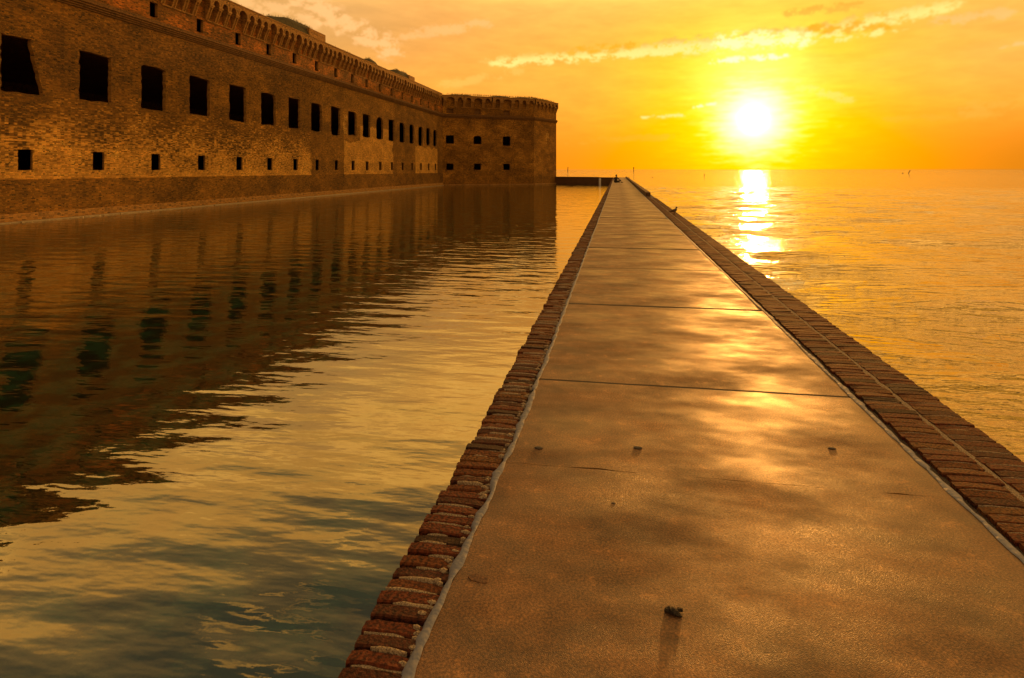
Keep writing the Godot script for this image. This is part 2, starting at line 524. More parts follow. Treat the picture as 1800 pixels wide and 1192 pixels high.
func make_sky() -> PanoramaSkyMaterial:
	noise_a = noise(0.55, 5, 2024)
	noise_b = noise(0.35, 4, 77)
	noise_c = noise(0.22, 5, 5150)
	var gold := Vector3(1.6, 0.92, 0.26)
	var pale := Vector3(1.2, 0.64, 0.24)
	# [from, to, half width in degrees, amount, colour, grain, orange on its upper side]
	for s: Array in [
		[870, 108, 1260, 74, 0.72, 0.95, gold, 0.9, 1.0], [1150, 86, 1580, 40, 0.95, 0.95, gold, 1.1, 1.0], [1260, 74, 1420, 66, 0.9, 0.95, Vector3(1.7, 1.25, 0.5), 1.0, 0.4], [1480, 44, 1680, 6, 0.75, 0.85, gold, 1.2, 1.0], [1420, 52, 1560, 46, 0.55, 0.9, Vector3(1.1, 0.47, 0.02), 1.3, 0.2], [1000, 92, 1120, 80, 0.5, 0.8, Vector3(1.1, 0.47, 0.02), 1.3, 0.2], [1640, 40, 1780, 20, 0.5, 0.5, pale, 1.0, 0.3],
		[1380, 24, 1520, 8, 0.45, 0.8, Vector3(1.0, 0.5, 0.06), 1.4, 0.6], [1250, 108, 1380, 98, 0.30, 0.9, Vector3(1.5, 1.3, 0.7), 1.2, 0.0], [1130, 206, 1205, 202, 0.16, 0.9, gold, 1.6, 0.0],
		[1218, 188, 1262, 182, 0.16, 1.0, Vector3(1.6, 1.3, 0.6), 1.6, 0.0], [1395, 150, 1500, 178, 0.5, 0.35, gold, 1.0, 0.0], [1690, 196, 1830, 168, 0.8, 0.5, Vector3(1.0, 0.50, 0.06), 1.0, 0.0],
		[1760, 84, 1830, 72, 0.25, 0.6, pale, 1.4, 0.0], [500, -20, 700, 92, 1.3, 0.75, pale, 0.9, 0.0], [420, -5, 560, 40, 0.8, 0.55, pale, 0.9, 0.0],
		[700, 62, 860, 40, 0.6, 0.45, pale, 0.6, 0.0], [770, 150, 915, 126, 0.55, 0.55, Vector3(1.0, 0.62, 0.12), 0.6, 0.0], [1000, 250, 1180, 240, 0.4, 0.25, Vector3(1.0, 0.5, 0.05), 0.7, 0.0],
		[1560, 210, 1760, 204, 0.35, 0.25, Vector3(1.0, 0.5, 0.05), 0.7, 0.0],
	]:
		cloud_streaks.append([dir_of(s[0], s[1]), dir_of(s[2], s[3]), s[4], s[5], s[6], s[7], s[8]])
	var w := 768
	var h := 384
	var data := PackedFloat32Array()
	data.resize(w * h * 3)
	for y in h:
		var el := 90.0 - 180.0 * (y + 0.5) / h
		for x in w:
			var c := sky_at(360.0 * (x + 0.5) / w, el) if el > -1.0 else Vector3(0.5, 0.25, 0.05)
			var i := (y * w + x) * 3
			data[i] = c.x
			data[i + 1] = c.y
			data[i + 2] = c.z
	var im := Image.create_from_data(w, h, false, Image.FORMAT_RGBF, data.to_byte_array())
	var fw := 3072
	var fh := 1536
	im.resize(fw, fh, Image.INTERPOLATE_BILINEAR)
	# the part of the sky where the streaks lie, again at full resolution
	for x in range(-470, 300):
		for y in range(fh / 2 - 175, fh / 2):
			var c := sky_at(360.0 * (x + 0.5) / fw, 90.0 - 180.0 * (y + 0.5) / fh)
			im.set_pixel(posmod(x, fw), y, Color(c.x, c.y, c.z))
	var m := PanoramaSkyMaterial.new()
	m.panorama = ImageTexture.create_from_image(im)
	return m

# ---------------------------------------------------------------- the fort

# A panel of wall with one opening, and the reveal of that opening. The opening's outline runs round its centre.
func panel(st: SurfaceTool, lo: Vector2, hi: Vector2, hole: PackedVector2Array, u0: float) -> void:
	if hole.is_empty():
		wquad(st, [Vector3(lo.x, lo.y, 0), Vector3(hi.x, lo.y, 0), Vector3(hi.x, hi.y, 0), Vector3(lo.x, hi.y, 0)], u0)
		return
	var mid := Vector2.ZERO
	for p in hole:
		mid += p
	mid /= hole.size()
	var angles := []
	for p in hole:
		angles.append((p - mid).angle())
	for p: Vector2 in [lo, Vector2(hi.x, lo.y), hi, Vector2(lo.x, hi.y)]:
		angles.append((p - mid).angle())
	angles.sort()
	var ins := []
	var outs := []
	for a: float in angles:
		var d := Vector2.from_angle(a)
		var tx := (hi.x - mid.x) / d.x if d.x > 1e-6 else ((lo.x - mid.x) / d.x if d.x < -1e-6 else 1e9)
		var ty := (hi.y - mid.y) / d.y if d.y > 1e-6 else ((lo.y - mid.y) / d.y if d.y < -1e-6 else 1e9)
		outs.append(mid + d * minf(tx, ty))
		var best := 1e9
		for i in hole.size():
			var hit: Variant = Geometry2D.segment_intersects_segment(mid, mid + d * 60.0, hole[i], hole[(i + 1) % hole.size()])
			if hit != null:
				best = minf(best, mid.distance_to(hit))
		if best > 1e8:
			best = 0.3
			for p in hole:
				if absf(wrapf((p - mid).angle() - a, -PI, PI)) < 1e-4:
					best = mid.distance_to(p)
		ins.append(mid + d * best)
	for i in angles.size():
		var j := (i + 1) % angles.size()
		var a: Vector2 = ins[i]
		var b: Vector2 = outs[i]
		var c: Vector2 = outs[j]
		var d: Vector2 = ins[j]
		if b.distance_to(c) < 1e-5 and a.distance_to(d) < 1e-5:
			continue
		wquad(st, [Vector3(a.x, a.y, 0), Vector3(b.x, b.y, 0), Vector3(c.x, c.y, 0), Vector3(d.x, d.y, 0)], u0)

func reveal(hole: PackedVector2Array, deep: float) -> ArrayMesh:
	var st := begin()
	for i in hole.size():
		var a := hole[i]
		var b := hole[(i + 1) % hole.size()]
		quad(st, Vector3(b.x, b.y, 0.004), Vector3(a.x, a.y, 0.004), Vector3(a.x, a.y, -deep), Vector3(b.x, b.y, -deep))
	return done(st)

# outline of an opening; corners cut as the brick has broken away, edges toothed by courses
func outline(u: float, y0: float, y1: float, wide: float, cuts: Array, ragged: float) -> PackedVector2Array:
	var pts := PackedVector2Array()
	var hw := wide / 2.0
	var tl: float = cuts[0]
	var tr: float = cuts[1]
	var br: float = cuts[2]
	var bl: float = cuts[3]
	var n := 14
	# right side upwards, then the top to the left, the left side down and the bottom
	for i in n:
		var f := (i + 0.5) / n
		var y := lerpf(y0, y1, f)
		var inset := 0.0
		if y1 - y < tr:
			inset = tr - sqrt(maxf(0.0, tr * tr - pow(tr - (y1 - y), 2.0)))
		if y - y0 < br:
			inset = maxf(inset, br - sqrt(maxf(0.0, br * br - pow(br - (y - y0), 2.0))))
		pts.append(Vector2(u + hw - inset + rng.randf_range(-ragged, ragged), y))
	if tr < 0.04:
		pts.append(Vector2(u + hw + rng.randf_range(-ragged, ragged) * 0.5, y1))
	for i in 4:
		var f := (i + 0.5) / 4.0
		pts.append(Vector2(lerpf(u + hw - tr, u - hw + tl, f), y1 + rng.randf_range(-ragged, ragged)))
	if tl < 0.04:
		pts.append(Vector2(u - hw + rng.randf_range(-ragged, ragged) * 0.5, y1))
	for i in n:
		var f := (i + 0.5) / n
		var y := lerpf(y1, y0, f)
		var inset := 0.0
		if y1 - y < tl:
			inset = tl - sqrt(maxf(0.0, tl * tl - pow(tl - (y1 - y), 2.0)))
		if y - y0 < bl:
			inset = maxf(inset, bl - sqrt(maxf(0.0, bl * bl - pow(bl - (y - y0), 2.0))))
		pts.append(Vector2(u - hw + inset + rng.randf_range(-ragged, ragged), y))
	if bl < 0.04:
		pts.append(Vector2(u - hw + rng.randf_range(-ragged, ragged) * 0.5, y0))
	for i in 4:
		var f := (i + 0.5) / 4.0
		pts.append(Vector2(lerpf(u - hw + bl, u + hw - br, f), y0 + rng.randf_range(-ragged, ragged)))
	if br < 0.04:
		pts.append(Vector2(u + hw + rng.randf_range(-ragged, ragged) * 0.5, y0))
	return pts

# one bay of the parapet: spans are [width, is an arch]; its middle is at 0
func parapet_bay(spans: Array, front: float) -> ArrayMesh:
	var total := 0.0
	for s: Array in spans:
		total += s[0]
	var low := PackedVector2Array()
	var x := -total / 2.0
	for s: Array in spans:
		var w: float = s[0]
		if s[1]:
			var n := 12
			var r := w / 2.0
			var stilt := 0.10 if w < 0.8 else 0.06
			low.append(Vector2(x, 14.25))
			for i in n + 1:
				var a := PI * i / n
				low.append(Vector2(x + r - r * cos(a), 14.25 + stilt + minf(r, 0.42) * sin(a)))
			low.append(Vector2(x + w, 14.25))
		else:
			low.append(Vector2(x, 14.25))
			low.append(Vector2(x + w, 14.25))
		x += w
	var st := begin()
	for i in low.size() - 1:
		var a := low[i]
		var b := low[i + 1]
		if b.x - a.x > 1e-5:
			quad(st, Vector3(a.x, a.y, front), Vector3(b.x, b.y, front), Vector3(b.x, TOP_Y - 0.09, front), Vector3(a.x, TOP_Y - 0.09, front))
		if a.distance_to(b) > 1e-5:
			quad(st, Vector3(a.x, a.y, 0.0), Vector3(b.x, b.y, 0.0), Vector3(b.x, b.y, front), Vector3(a.x, a.y, front))
	var h := total / 2.0
	# the arch rings stand a little proud, and a worn coping course closes the top
	x = -h
	for s: Array in spans:
		var w: float = s[0]
		if s[1]:
			var r := w / 2.0
			var stilt := 0.10 if w < 0.8 else 0.06
			for i in 12:
				var a0 := PI * i / 12.0
				var a1 := PI * (i + 1) / 12.0
				var m := Vector2(x + r, 14.25 + stilt)
				var p0 := m + Vector2(-r * cos(a0), minf(r, 0.42) * sin(a0))
				var p1 := m + Vector2(-r * cos(a1), minf(r, 0.42) * sin(a1))
				var q0 := m + Vector2(-(r + 0.11) * cos(a0), (minf(r, 0.42) + 0.11) * sin(a0))
				var q1 := m + Vector2(-(r + 0.11) * cos(a1), (minf(r, 0.42) + 0.11) * sin(a1))
				var z := front + 0.02
				quad(st, Vector3(p0.x, p0.y, z), Vector3(p1.x, p1.y, z), Vector3(q1.x, q1.y, z), Vector3(q0.x, q0.y, z))
				quad(st, Vector3(p1.x, p1.y, z), Vector3(p0.x, p0.y, z), Vector3(p0.x, p0.y, front - 0.02), Vector3(p1.x, p1.y, front - 0.02))
				quad(st, Vector3(q0.x, q0.y, z), Vector3(q1.x, q1.y, z), Vector3(q1.x, q1.y, front - 0.02), Vector3(q0.x, q0.y, front - 0.02))
		x += w
	box(st, Vector3(-h, TOP_Y - 0.09, -0.7), Vector3(h, TOP_Y, front + 0.04))
	return done(st)

func corbel_mesh(wide: float, front: float) -> ArrayMesh:
	var st := begin()
	var prof := [Vector2(0, 13.16), Vector2(0.05, 13.16), Vector2(front - 0.06, 14.02), Vector2(0, 14.02)]
	# two ribs and a sunk face between them
	for part: Array in [[-wide / 2.0, -wide / 2.0 + 0.09, 0.0], [-wide / 2.0 + 0.09, wide / 2.0 - 0.09, 0.07], [wide / 2.0 - 0.09, wide / 2.0, 0.0]]:
		var a: float = part[0]
		var b: float = part[1]
		var sink: float = part[2]
		var p1: Vector2 = prof[1] - Vector2(minf(sink, 0.045), 0)
		var p2: Vector2 = prof[2] - Vector2(sink, 0)
		quad(st, Vector3(a, p1.y, p1.x), Vector3(b, p1.y, p1.x), Vector3(b, p2.y, p2.x), Vector3(a, p2.y, p2.x))
		tri(st, Vector3(a, prof[0].y, 0), Vector3(a, p1.y, p1.x), Vector3(a, p2.y, p2.x))
		tri(st, Vector3(a, prof[0].y, 0), Vector3(a, p2.y, p2.x), Vector3(a, prof[3].y, 0))
		tri(st, Vector3(b, prof[0].y, 0), Vector3(b, p2.y, p2.x), Vector3(b, p1.y, p1.x))
		tri(st, Vector3(b, prof[0].y, 0), Vector3(b, prof[3].y, 0), Vector3(b, p2.y, p2.x))
	# the cap: two oversailing courses
	box(st, Vector3(-wide / 2.0 - 0.03, 14.02, 0.0), Vector3(wide / 2.0 + 0.03, 14.12, front - 0.02))
	box(st, Vector3(-wide / 2.0 - 0.06, 14.12, 0.0), Vector3(wide / 2.0 + 0.06, 14.247, front + 0.03))
	return done(st)

func steps_mesh(length: float, steps: Array) -> ArrayMesh:
	var st := begin()
	for s: Array in steps:
		box(st, Vector3(0, s[0], -0.01), Vector3(length, s[1], s[2]))
	return done(st)

const SPANS4 := [[0.18, false], [0.57, true], [0.36, false], [0.95, true], [0.36, false], [0.57, true], [0.36, false], [0.57, true], [0.18, false]]
const SPANS3 := [[0.45, false], [0.85, true], [0.55, false], [1.45, true], [0.55, false], [0.85, true], [0.30, false]]

func arcade(parent: Node3D, spans: Array, u: float, width: float, bay: ArrayMesh, corbel: ArrayMesh, ledge: ArrayMesh, trim: Material) -> void:
	var total := 0.0
	for s: Array in spans:
		total += s[0]
	# the wide arch sits over the loophole: shift so that its middle is at u
	var k := width / total
	var x := -total / 2.0
	var wide_at := 0.0
	var piers := []
	for s: Array in spans:
		var w: float = s[0]
		if s[1] and w > 0.9:
			wide_at = x + w / 2.0
		if not s[1]:
			piers.append(x + w / 2.0)
		x += w
	var off := u - wide_at * k
	obj("parapet_bay", bay, trim, parent, Transform3D(Basis.from_scale(Vector3(k, 1, 1)), Vector3(off, 0, 0)))
	for i in piers.size():
		if i == piers.size() - 1:
			continue        # shared with the next bay's first pier
		var px: float = piers[i] - (0.09 if i == 0 and spans.size() == 9 else 0.0)
		obj("corbel", corbel, trim, parent, Transform3D(Basis.from_scale(Vector3(k, 1, 1)), Vector3(off + px * k, 0, 0)))
	obj("ledge", ledge, trim, parent, Transform3D(Basis.from_scale(Vector3(k, 1, 1)), Vector3(u + (0.62 if spans.size() == 9 else 0.95) * k, 0, 0)))

func make_fort() -> void:
	var fort := node("fort", self)
	tag(fort, "huge weathered brick sea fort with rows of dark openings beside the moat", "fort")
	var cb: Material = mats.curtain_brick
	var bb: Material = mats.bastion_brick
	var trim: Material = mats.trim_brick
	# --- curtain wall; its own axes: x along the wall (away from the camera), y up, z outwards
	var along := Basis(Vector3(0, 0, -1), Vector3.UP, Vector3(1, 0, 0))
	var at := Transform3D(along, Vector3(WALL_X, 0, 0))
	var u_end := 98.6
	var holes := {}
	var shapes := {3: [0, 0, 0, 0], 4: [0, 0, 0, 0], 5: [0.05, 0.1, 0, 0], 6: [0, 0.12, 0, 0], 7: [0, 0.1, 0, 0], 8: [0.1, 0.42, 0, 0], 9: [0, 0, 0, 0], 10: [0.2, 0.5, 0.1, 0], 11: [0, 0.1, 0.45, 0.45],
		12: [0.05, 0.5, 0, 0], 13: [0.15, 0.1, 0.12, 0.12], 14: [0.85, 0.85, 0.2, 0.2], 15: [0, 0, 0, 0], 16: [0.3, 0.8, 0.1, 0.1], 17: [0.6, 0.8, 0.1, 0.1], 18: [0.7, 0.7, 0.5, 0.5], 19: [0.5, 0.7, 0.5, 0.5], 20: [0.6, 0.7, 0.3, 0.3]}
	var st := begin()
	var edges := []
	for i in BAYS.size() + 1:
		edges.append(BAYS[0] - 2.15 if i == 0 else (BAYS[-1] + 1.98 if i == BAYS.size() else (BAYS[i - 1] + BAYS[i]) / 2.0))
	for i in BAYS.size():
		var u: float = BAYS[i]
		var a: float = edges[i]
		var b: float = edges[i + 1]
		var cut: Array = shapes.get(i, [0, 0.1, 0, 0])
		var ragged := 0.05 if i < 15 else 0.03
		var up := outline(u, 6.32 + rng.randf_range(-0.06, 0.06), 8.98 + rng.randf_range(-0.05, 0.05), 2.12 + rng.randf_range(-0.08, 0.08), cut, ragged)
		if i == 3:   # badly broken on its right side: wider towards the sill
			for k in up.size():
				if up[k].x > u + 0.5:
					up[k].x += lerpf(0.12, -0.55, clampf((up[k].y - 6.3) / 2.6, 0, 1))
		if i == 11 or i == 18:
			for k in up.size():
				if up[k].y < 6.5:
					up[k].y -= 0.22
		var lo := outline(u + 0.18, 2.52, 3.54, 0.76, [0.02, 0.02, 0.02, 0.02], 0.012)
		var vent := outline(u, 12.12, 13.05, 0.66, [0, 0, 0, 0], 0.012)
		panel(st, Vector2(a, 2.06), Vector2(b, 4.6), lo, 0.0)
		panel(st, Vector2(a, 4.6), Vector2(b, 11.32), up, 0.0)
		panel(st, Vector2(a, 11.32), Vector2(b, 13.1), vent, 0.0)
		panel(st, Vector2(a, 13.1), Vector2(b, TOP_Y), PackedVector2Array(), 0.0)
		holes[i] = [up, lo, vent]
	for run: Array in [[-12.0, edges[0]], [edges[-1], u_end]]:
		panel(st, Vector2(run[0], 2.06), Vector2(run[1], TOP_Y), PackedVector2Array(), 0.0)
	# the plinth stands 6 cm proud of the wall over it
	wquad(st, [Vector3(-12, -1.6, 0.06), Vector3(u_end, -1.6, 0.06), Vector3(u_end, 2.06, 0.06), Vector3(-12, 2.06, 0.06)], 0.0)
	wquad(st, [Vector3(-12, 2.06, 0.06), Vector3(u_end, 2.06, 0.06), Vector3(u_end, 2.06, 0.0), Vector3(-12, 2.06, 0.0)], 0.0)
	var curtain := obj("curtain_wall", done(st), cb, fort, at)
	for i in BAYS.size():
		obj("embrasure", reveal(holes[i][0], 0.22), trim, curtain)
		obj("loophole", reveal(holes[i][1], 0.12), trim, curtain)
		obj("vent", reveal(holes[i][2], 0.2), trim, curtain)
	var bay := parapet_bay(SPANS4, 0.45)
	var corbel := corbel_mesh(0.34, 0.45)
	var lst := begin()
	box(lst, Vector3(0, 13.06, -0.01), Vector3(2.75, 13.10, 0.05))
	box(lst, Vector3(0, 13.10, -0.01), Vector3(2.75, 13.158, 0.09))
	var ledge := done(lst)
	for i in BAYS.size():
		var w: float = edges[i + 1] - edges[i]
		arcade(curtain, SPANS4, BAYS[i], w, bay, corbel, ledge, trim)
	obj("string_course", steps_mesh(u_end + 12.0, [[11.32, 11.42, 0.07], [11.42, 11.53, 0.15], [11.53, 11.65, 0.23], [11.65, 11.78, 0.31], [11.78, 11.90, 0.22]]), mats.darkened_brick, curtain, Transform3D(Basis(), Vector3(-12, 0, 0)))  # shade under the stepped courses is put into the darker brick colour
	var fst := begin()
	box(fst, Vector3(-12, -1.5, 0.0), Vector3(u_end - 0.5, 0.42, 0.22))
	obj("footing", done(fst), trim, curtain)
	var wst := begin()
	var lu := -12.0
	while lu < u_end - 2.0:
		stone(wst, Vector3(lu + 0.01, -1.5, 0.2), Vector3(lu + 1.18, 0.05 + 0.02 * noise_c.get_noise_2d(lu * 9.0, 4.0), 0.55 + 0.05 * noise_c.get_noise_2d(lu * 7.0, 9.0)), 0.025)
		lu += 1.19
	obj("wet_ledge", done(wst), mats.wet_ledge, curtain)
	# the rooms behind the openings, one gallery to each storey
	for lvl: Array in [[2.1, 4.9], [5.5, 10.6], [11.4, 14.4]]:
		var gst := begin()
		var y0: float = lvl[0]
		var y1: float = lvl[1]
		var a := -11.0
		var b := u_end + 14.0
		quad(gst, Vector3(a, y0, -26), Vector3(b, y0, -26), Vector3(b, y1, -26), Vector3(a, y1, -26))
		quad(gst, Vector3(a, y0, -0.02), Vector3(b, y0, -0.02), Vector3(b, y0, -26), Vector3(a, y0, -26))
		quad(gst, Vector3(a, y1, -26), Vector3(b, y1, -26), Vector3(b, y1, -0.02), Vector3(a, y1, -0.02))
		quad(gst, Vector3(a, y0, -0.02), Vector3(a, y0, -26), Vector3(a, y1, -26), Vector3(a, y1, -0.02))
		quad(gst, Vector3(b, y0, -26), Vector3(b, y0, -0.02), Vector3(b, y1, -0.02), Vector3(b, y1, -26))
		obj("casemate", done(gst), trim, fort, at)
	# --- the bastion: two faces in view, one behind
	var corner := [Vector3(-28.7, 0, -98.6), Vector3(-14.5, 0, -107.1), Vector3(-11.3, 0, -114.7), Vector3(-22.0, 0, -128.0), Vector3(-40.0, 0, -124.0)]
	var bay3 := parapet_bay(SPANS3, 0.45)
	var corbel3 := corbel_mesh(0.50, 0.45)
	var bay1 := parapet_bay([[0.32, false], [0.70, true], [0.32, false]], 0.45)
	var l3 := begin()
	box(l3, Vector3(0, 13.08, -0.01), Vector3(3.2, 13.158, 0.08))
	var ledge3 := done(l3)
	for f in 4:
		var p0: Vector3 = corner[f]
		var p1: Vector3 = corner[f + 1]
		var ux := (p1 - p0).normalized()
		var len := p0.distance_to(p1)
		var b := Basis(ux, Vector3.UP, ux.cross(Vector3.UP))
		var t := Transform3D(b, p0)
		var bst := begin()
		var u0: float = [0.0, 17.0, 26.0, 50.0][f]
		var cuts := []
		if f == 0:
			var us := [1.25, 6.1, 11.4]
			var ed := [0.0, 3.68, 8.75, len]
			for i in 3:
				var up := outline(us[i], 6.95 if i < 2 else 6.75, 8.35, 1.4, [0.0, 0.0, 0.1, 0.1] if i == 0 else ([0.45, 0.45, 0.0, 0.0] if i == 1 else [0, 0, 0, 0]), 0.02)
				var lo := outline(us[i], 2.55, 3.62, 1.22, [0, 0, 0, 0], 0.015)
				var vent := outline(us[i], 12.05, 12.85, 1.2, [0, 0, 0, 0], 0.01)
				panel(bst, Vector2(ed[i], 1.2), Vector2(ed[i + 1], 4.6), lo, u0)
				panel(bst, Vector2(ed[i], 4.6), Vector2(ed[i + 1], 11.32), up, u0)
				panel(bst, Vector2(ed[i], 11.32), Vector2(ed[i + 1], 13.1), vent, u0)
				cuts += [up, lo, vent]
			panel(bst, Vector2(0, 13.1), Vector2(len, TOP_Y), PackedVector2Array(), u0)
			panel(bst, Vector2(0, -1.6), Vector2(len, 1.2), PackedVector2Array(), u0)
		else:
			panel(bst, Vector2(0, -1.6), Vector2(len, TOP_Y), PackedVector2Array(), u0)
		var face := obj("bastion_wall", done(bst), bb, fort, t)
		for i in cuts.size():
			obj(["embrasure", "loophole", "vent"][i % 3], reveal(cuts[i], 0.25), trim, face)
			if i % 3 == 2:   # bricked up
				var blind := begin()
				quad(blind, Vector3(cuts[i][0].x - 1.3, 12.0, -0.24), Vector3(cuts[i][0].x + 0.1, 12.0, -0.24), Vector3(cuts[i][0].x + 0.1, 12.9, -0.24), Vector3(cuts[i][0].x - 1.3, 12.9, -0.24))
				obj("infill", done(blind), mats.darkened_brick, face)
		obj("string_course", steps_mesh(len + 0.12, [[11.32, 11.46, 0.08], [11.46, 11.62, 0.16], [11.62, 11.78, 0.26], [11.78, 11.90, 0.18]]), mats.darkened_brick, face)  # darker brick colour stands in for the shade under the steps
		if f == 0:
			for i in 3:
				arcade(face, SPANS3, [1.25, 6.1, 11.4][i], [4.85, 5.0, 5.2][i], bay3, corbel3, ledge3, trim)
			for i in 2:
				obj("parapet_bay", bay1, trim, face, Transform3D(Basis(), Vector3(14.55 + 1.36 * i, 0, 0)))
				obj("corbel", corbel3, trim, face, Transform3D(Basis(), Vector3(13.87 + 1.36 * i, 0, 0)))
		else:
			var n := int(len / 1.34)
			var k := len / (n * 1.34)
			for i in n:
				obj("parapet_bay", bay1, trim, face, Transform3D(Basis.from_scale(Vector3(k, 1, 1)), Vector3((i + 0.5) * 1.34 * k, 0, 0)))
				obj("corbel", corbel3, trim, face, Transform3D(Basis(), Vector3(minf(i * 1.34 * k + 0.3, len), 0, 0)))
		if f == 0:
			for lvl: Array in [[2.1, 4.9], [5.5, 10.6], [11.6, 14.4]]:
				var gst := begin()
				quad(gst, Vector3(0.1, lvl[0], -12), Vector3(len - 0.1, lvl[0], -12), Vector3(len - 0.1, lvl[1], -12), Vector3(0.1, lvl[1], -12))
				quad(gst, Vector3(0.1, lvl[0], -0.02), Vector3(len - 0.1, lvl[0], -0.02), Vector3(len - 0.1, lvl[0], -12), Vector3(0.1, lvl[0], -12))
				quad(gst, Vector3(0.1, lvl[1], -12), Vector3(len - 0.1, lvl[1], -12), Vector3(len - 0.1, lvl[1], -0.02), Vector3(0.1, lvl[1], -0.02))
				for e: float in [0.1, len - 0.1]:
					quad(gst, Vector3(e, lvl[0], -0.02), Vector3(e, lvl[0], -12), Vector3(e, lvl[1], -12), Vector3(e, lvl[1], -0.02))
				obj("casemate", done(gst), trim, face)
		var bf := begin()
		box(bf, Vector3(0, -1.5, 0.0), Vector3(len, 0.14, 0.25))
		obj("footing", done(bf), trim, face)
	# --- the earth-covered roof with its humps
	var rst := begin()
	var n := 150
	for i in n:
		var ua := lerpf(-12.0, 100.0, float(i) / n)
		var ub := lerpf(-12.0, 100.0, float(i + 1) / n)
		var prev := []
		for w in [[-0.3, 0.0], [-0.75, 0.7], [-1.3, 1.0], [-3.4, 0.9], [-6.5, 0.2], [-34.0, 0.0]]:
			var pa := Vector3(WALL_X + w[0], TOP_Y - 0.05 + hump(ua) * w[1], -ua)
			var pb := Vector3(WALL_X + w[0], TOP_Y - 0.05 + hump(ub) * w[1], -ub)
			if prev:
				quad(rst, prev[0], prev[1], pb, pa, 1)
			prev = [pa, pb]
	obj("earth_roof", done(rst), mats.earth, fort)
	var bst2 := begin()
	var c0 := Vector3(-21.5, TOP_Y + 0.35, -114.0)
	for f in 4:
		var a: Vector3 = corner[f] + Vector3(0, TOP_Y - 0.05, 0)
		var b: Vector3 = corner[f + 1] + Vector3(0, TOP_Y - 0.05, 0)
		var parts := 12
		for i in parts:
			var q0 := a.lerp(b, float(i) / parts)
			var q1 := a.lerp(b, float(i + 1) / parts)
			var m0 := q0.lerp(c0, 0.16) + Vector3(0, 0.2 + 0.5 * absf(noise_c.get_noise_2d(q0.x * 9, q0.z * 9)), 0)
			var m1 := q1.lerp(c0, 0.16) + Vector3(0, 0.2 + 0.5 * absf(noise_c.get_noise_2d(q1.x * 9, q1.z * 9)), 0)
			quad(bst2, q0, q1, m1, m0, 1)
			tri(bst2, m0, m1, c0, 1)
	tri(bst2, corner[4] + Vector3(0, TOP_Y, 0), corner[0] + Vector3(0, TOP_Y, 0), c0)
	obj("earth_roof", done(bst2), mats.earth, fort)
	# brick ends of the two gun traverses that stand over the parapet
	for d: Array in [[54.6, 57.9, 1.15], [83.2, 85.6, 1.0]]:
		var tst := begin()
		stone(tst, Vector3(WALL_X - 4.5, TOP_Y - 0.3, -d[1]), Vector3(WALL_X - 0.45, TOP_Y + d[2], -d[0]), 0.05)
		obj("traverse", done(tst), trim, fort)
	# --- grass along the top
	var gst := begin()
	for i in 5200:
		var u := rng.randf_range(14.0, 98.0)
		var w := rng.randf_range(0.4, 1.5) if i % 3 else rng.randf_range(-0.35, 0.4)
		var h := hump(u) * clampf((w - 0.3) / 1.0, 0.0, 1.0)
		var tuft := 0.6 + 0.9 * maxf(0.0, noise_c.get_noise_2d(u * 6.0, 3.0))
		blade(gst, Vector3(WALL_X - w, TOP_Y - 0.02 + h, -u), rng.randf_range(0.14, 0.36) * tuft)
	for i in 1600:
		var f := rng.randi_range(0, 1)
		var p: Vector3 = corner[f].lerp(corner[f + 1], rng.randf())
		var k := rng.randf_range(0.02, 0.2)
		var q := p.lerp(c0, k)
		q.y = TOP_Y + 0.1 + 0.25 * minf(k / 0.16, 1.0)
		blade(gst, q, rng.randf_range(0.15, 0.45))
	var g := obj("grass", done(gst), mats.grass_blade, self)
	g.set_meta("kind", "stuff")
	g.set_meta("label", "ragged wild grass growing along the top of the fort")
	g.set_meta("category", "grass")

func blade(st: SurfaceTool, p: Vector3, h: float) -> void:
	var a := rng.randf() * TAU
	var s := Vector3(cos(a), 0, sin(a)) * rng.randf_range(0.012, 0.03)
	var lean := Vector3(rng.randf_range(-0.4, 0.4), 0, rng.randf_range(-0.4, 0.4)) * h
	tri(st, p - s, p + s, p + Vector3(0, h, 0) + lean)

func hump(u: float) -> float:
	var h := 0.12 + 0.12 * noise_c.get_noise_2d(u * 2.0, 40.0)
	h += 1.5 * smoothstep(44.5, 53.0, u) * smoothstep(58.4, 56.4, u)
	h += 1.15 * exp(-pow((u - 71.0) / 2.0, 2.0)) + 0.7 * exp(-pow((u - 64.5) / 2.0, 2.0))
	h += 1.3 * smoothstep(75.5, 81.0, u) * smoothstep(86.0, 84.6, u)
	h += 0.9 * smoothstep(30.0, 38.0, u) * smoothstep(45.0, 41.0, u)
	return maxf(h, 0.02)

# ---------------------------------------------------------------- the moat wall and its walk

func left_edge(d: float) -> float:
	return -0.475 - 0.045 * smoothstep(3.4, 1.4, d) + 0.012 * noise_c.get_noise_2d(d * 14.0, 7.0) - 0.05 * smoothstep(20.0, 90.0, d)

func right_edge(d: float) -> float:
	return 1.325 + 0.008 * noise_c.get_noise_2d(d * 12.0, 90.0)

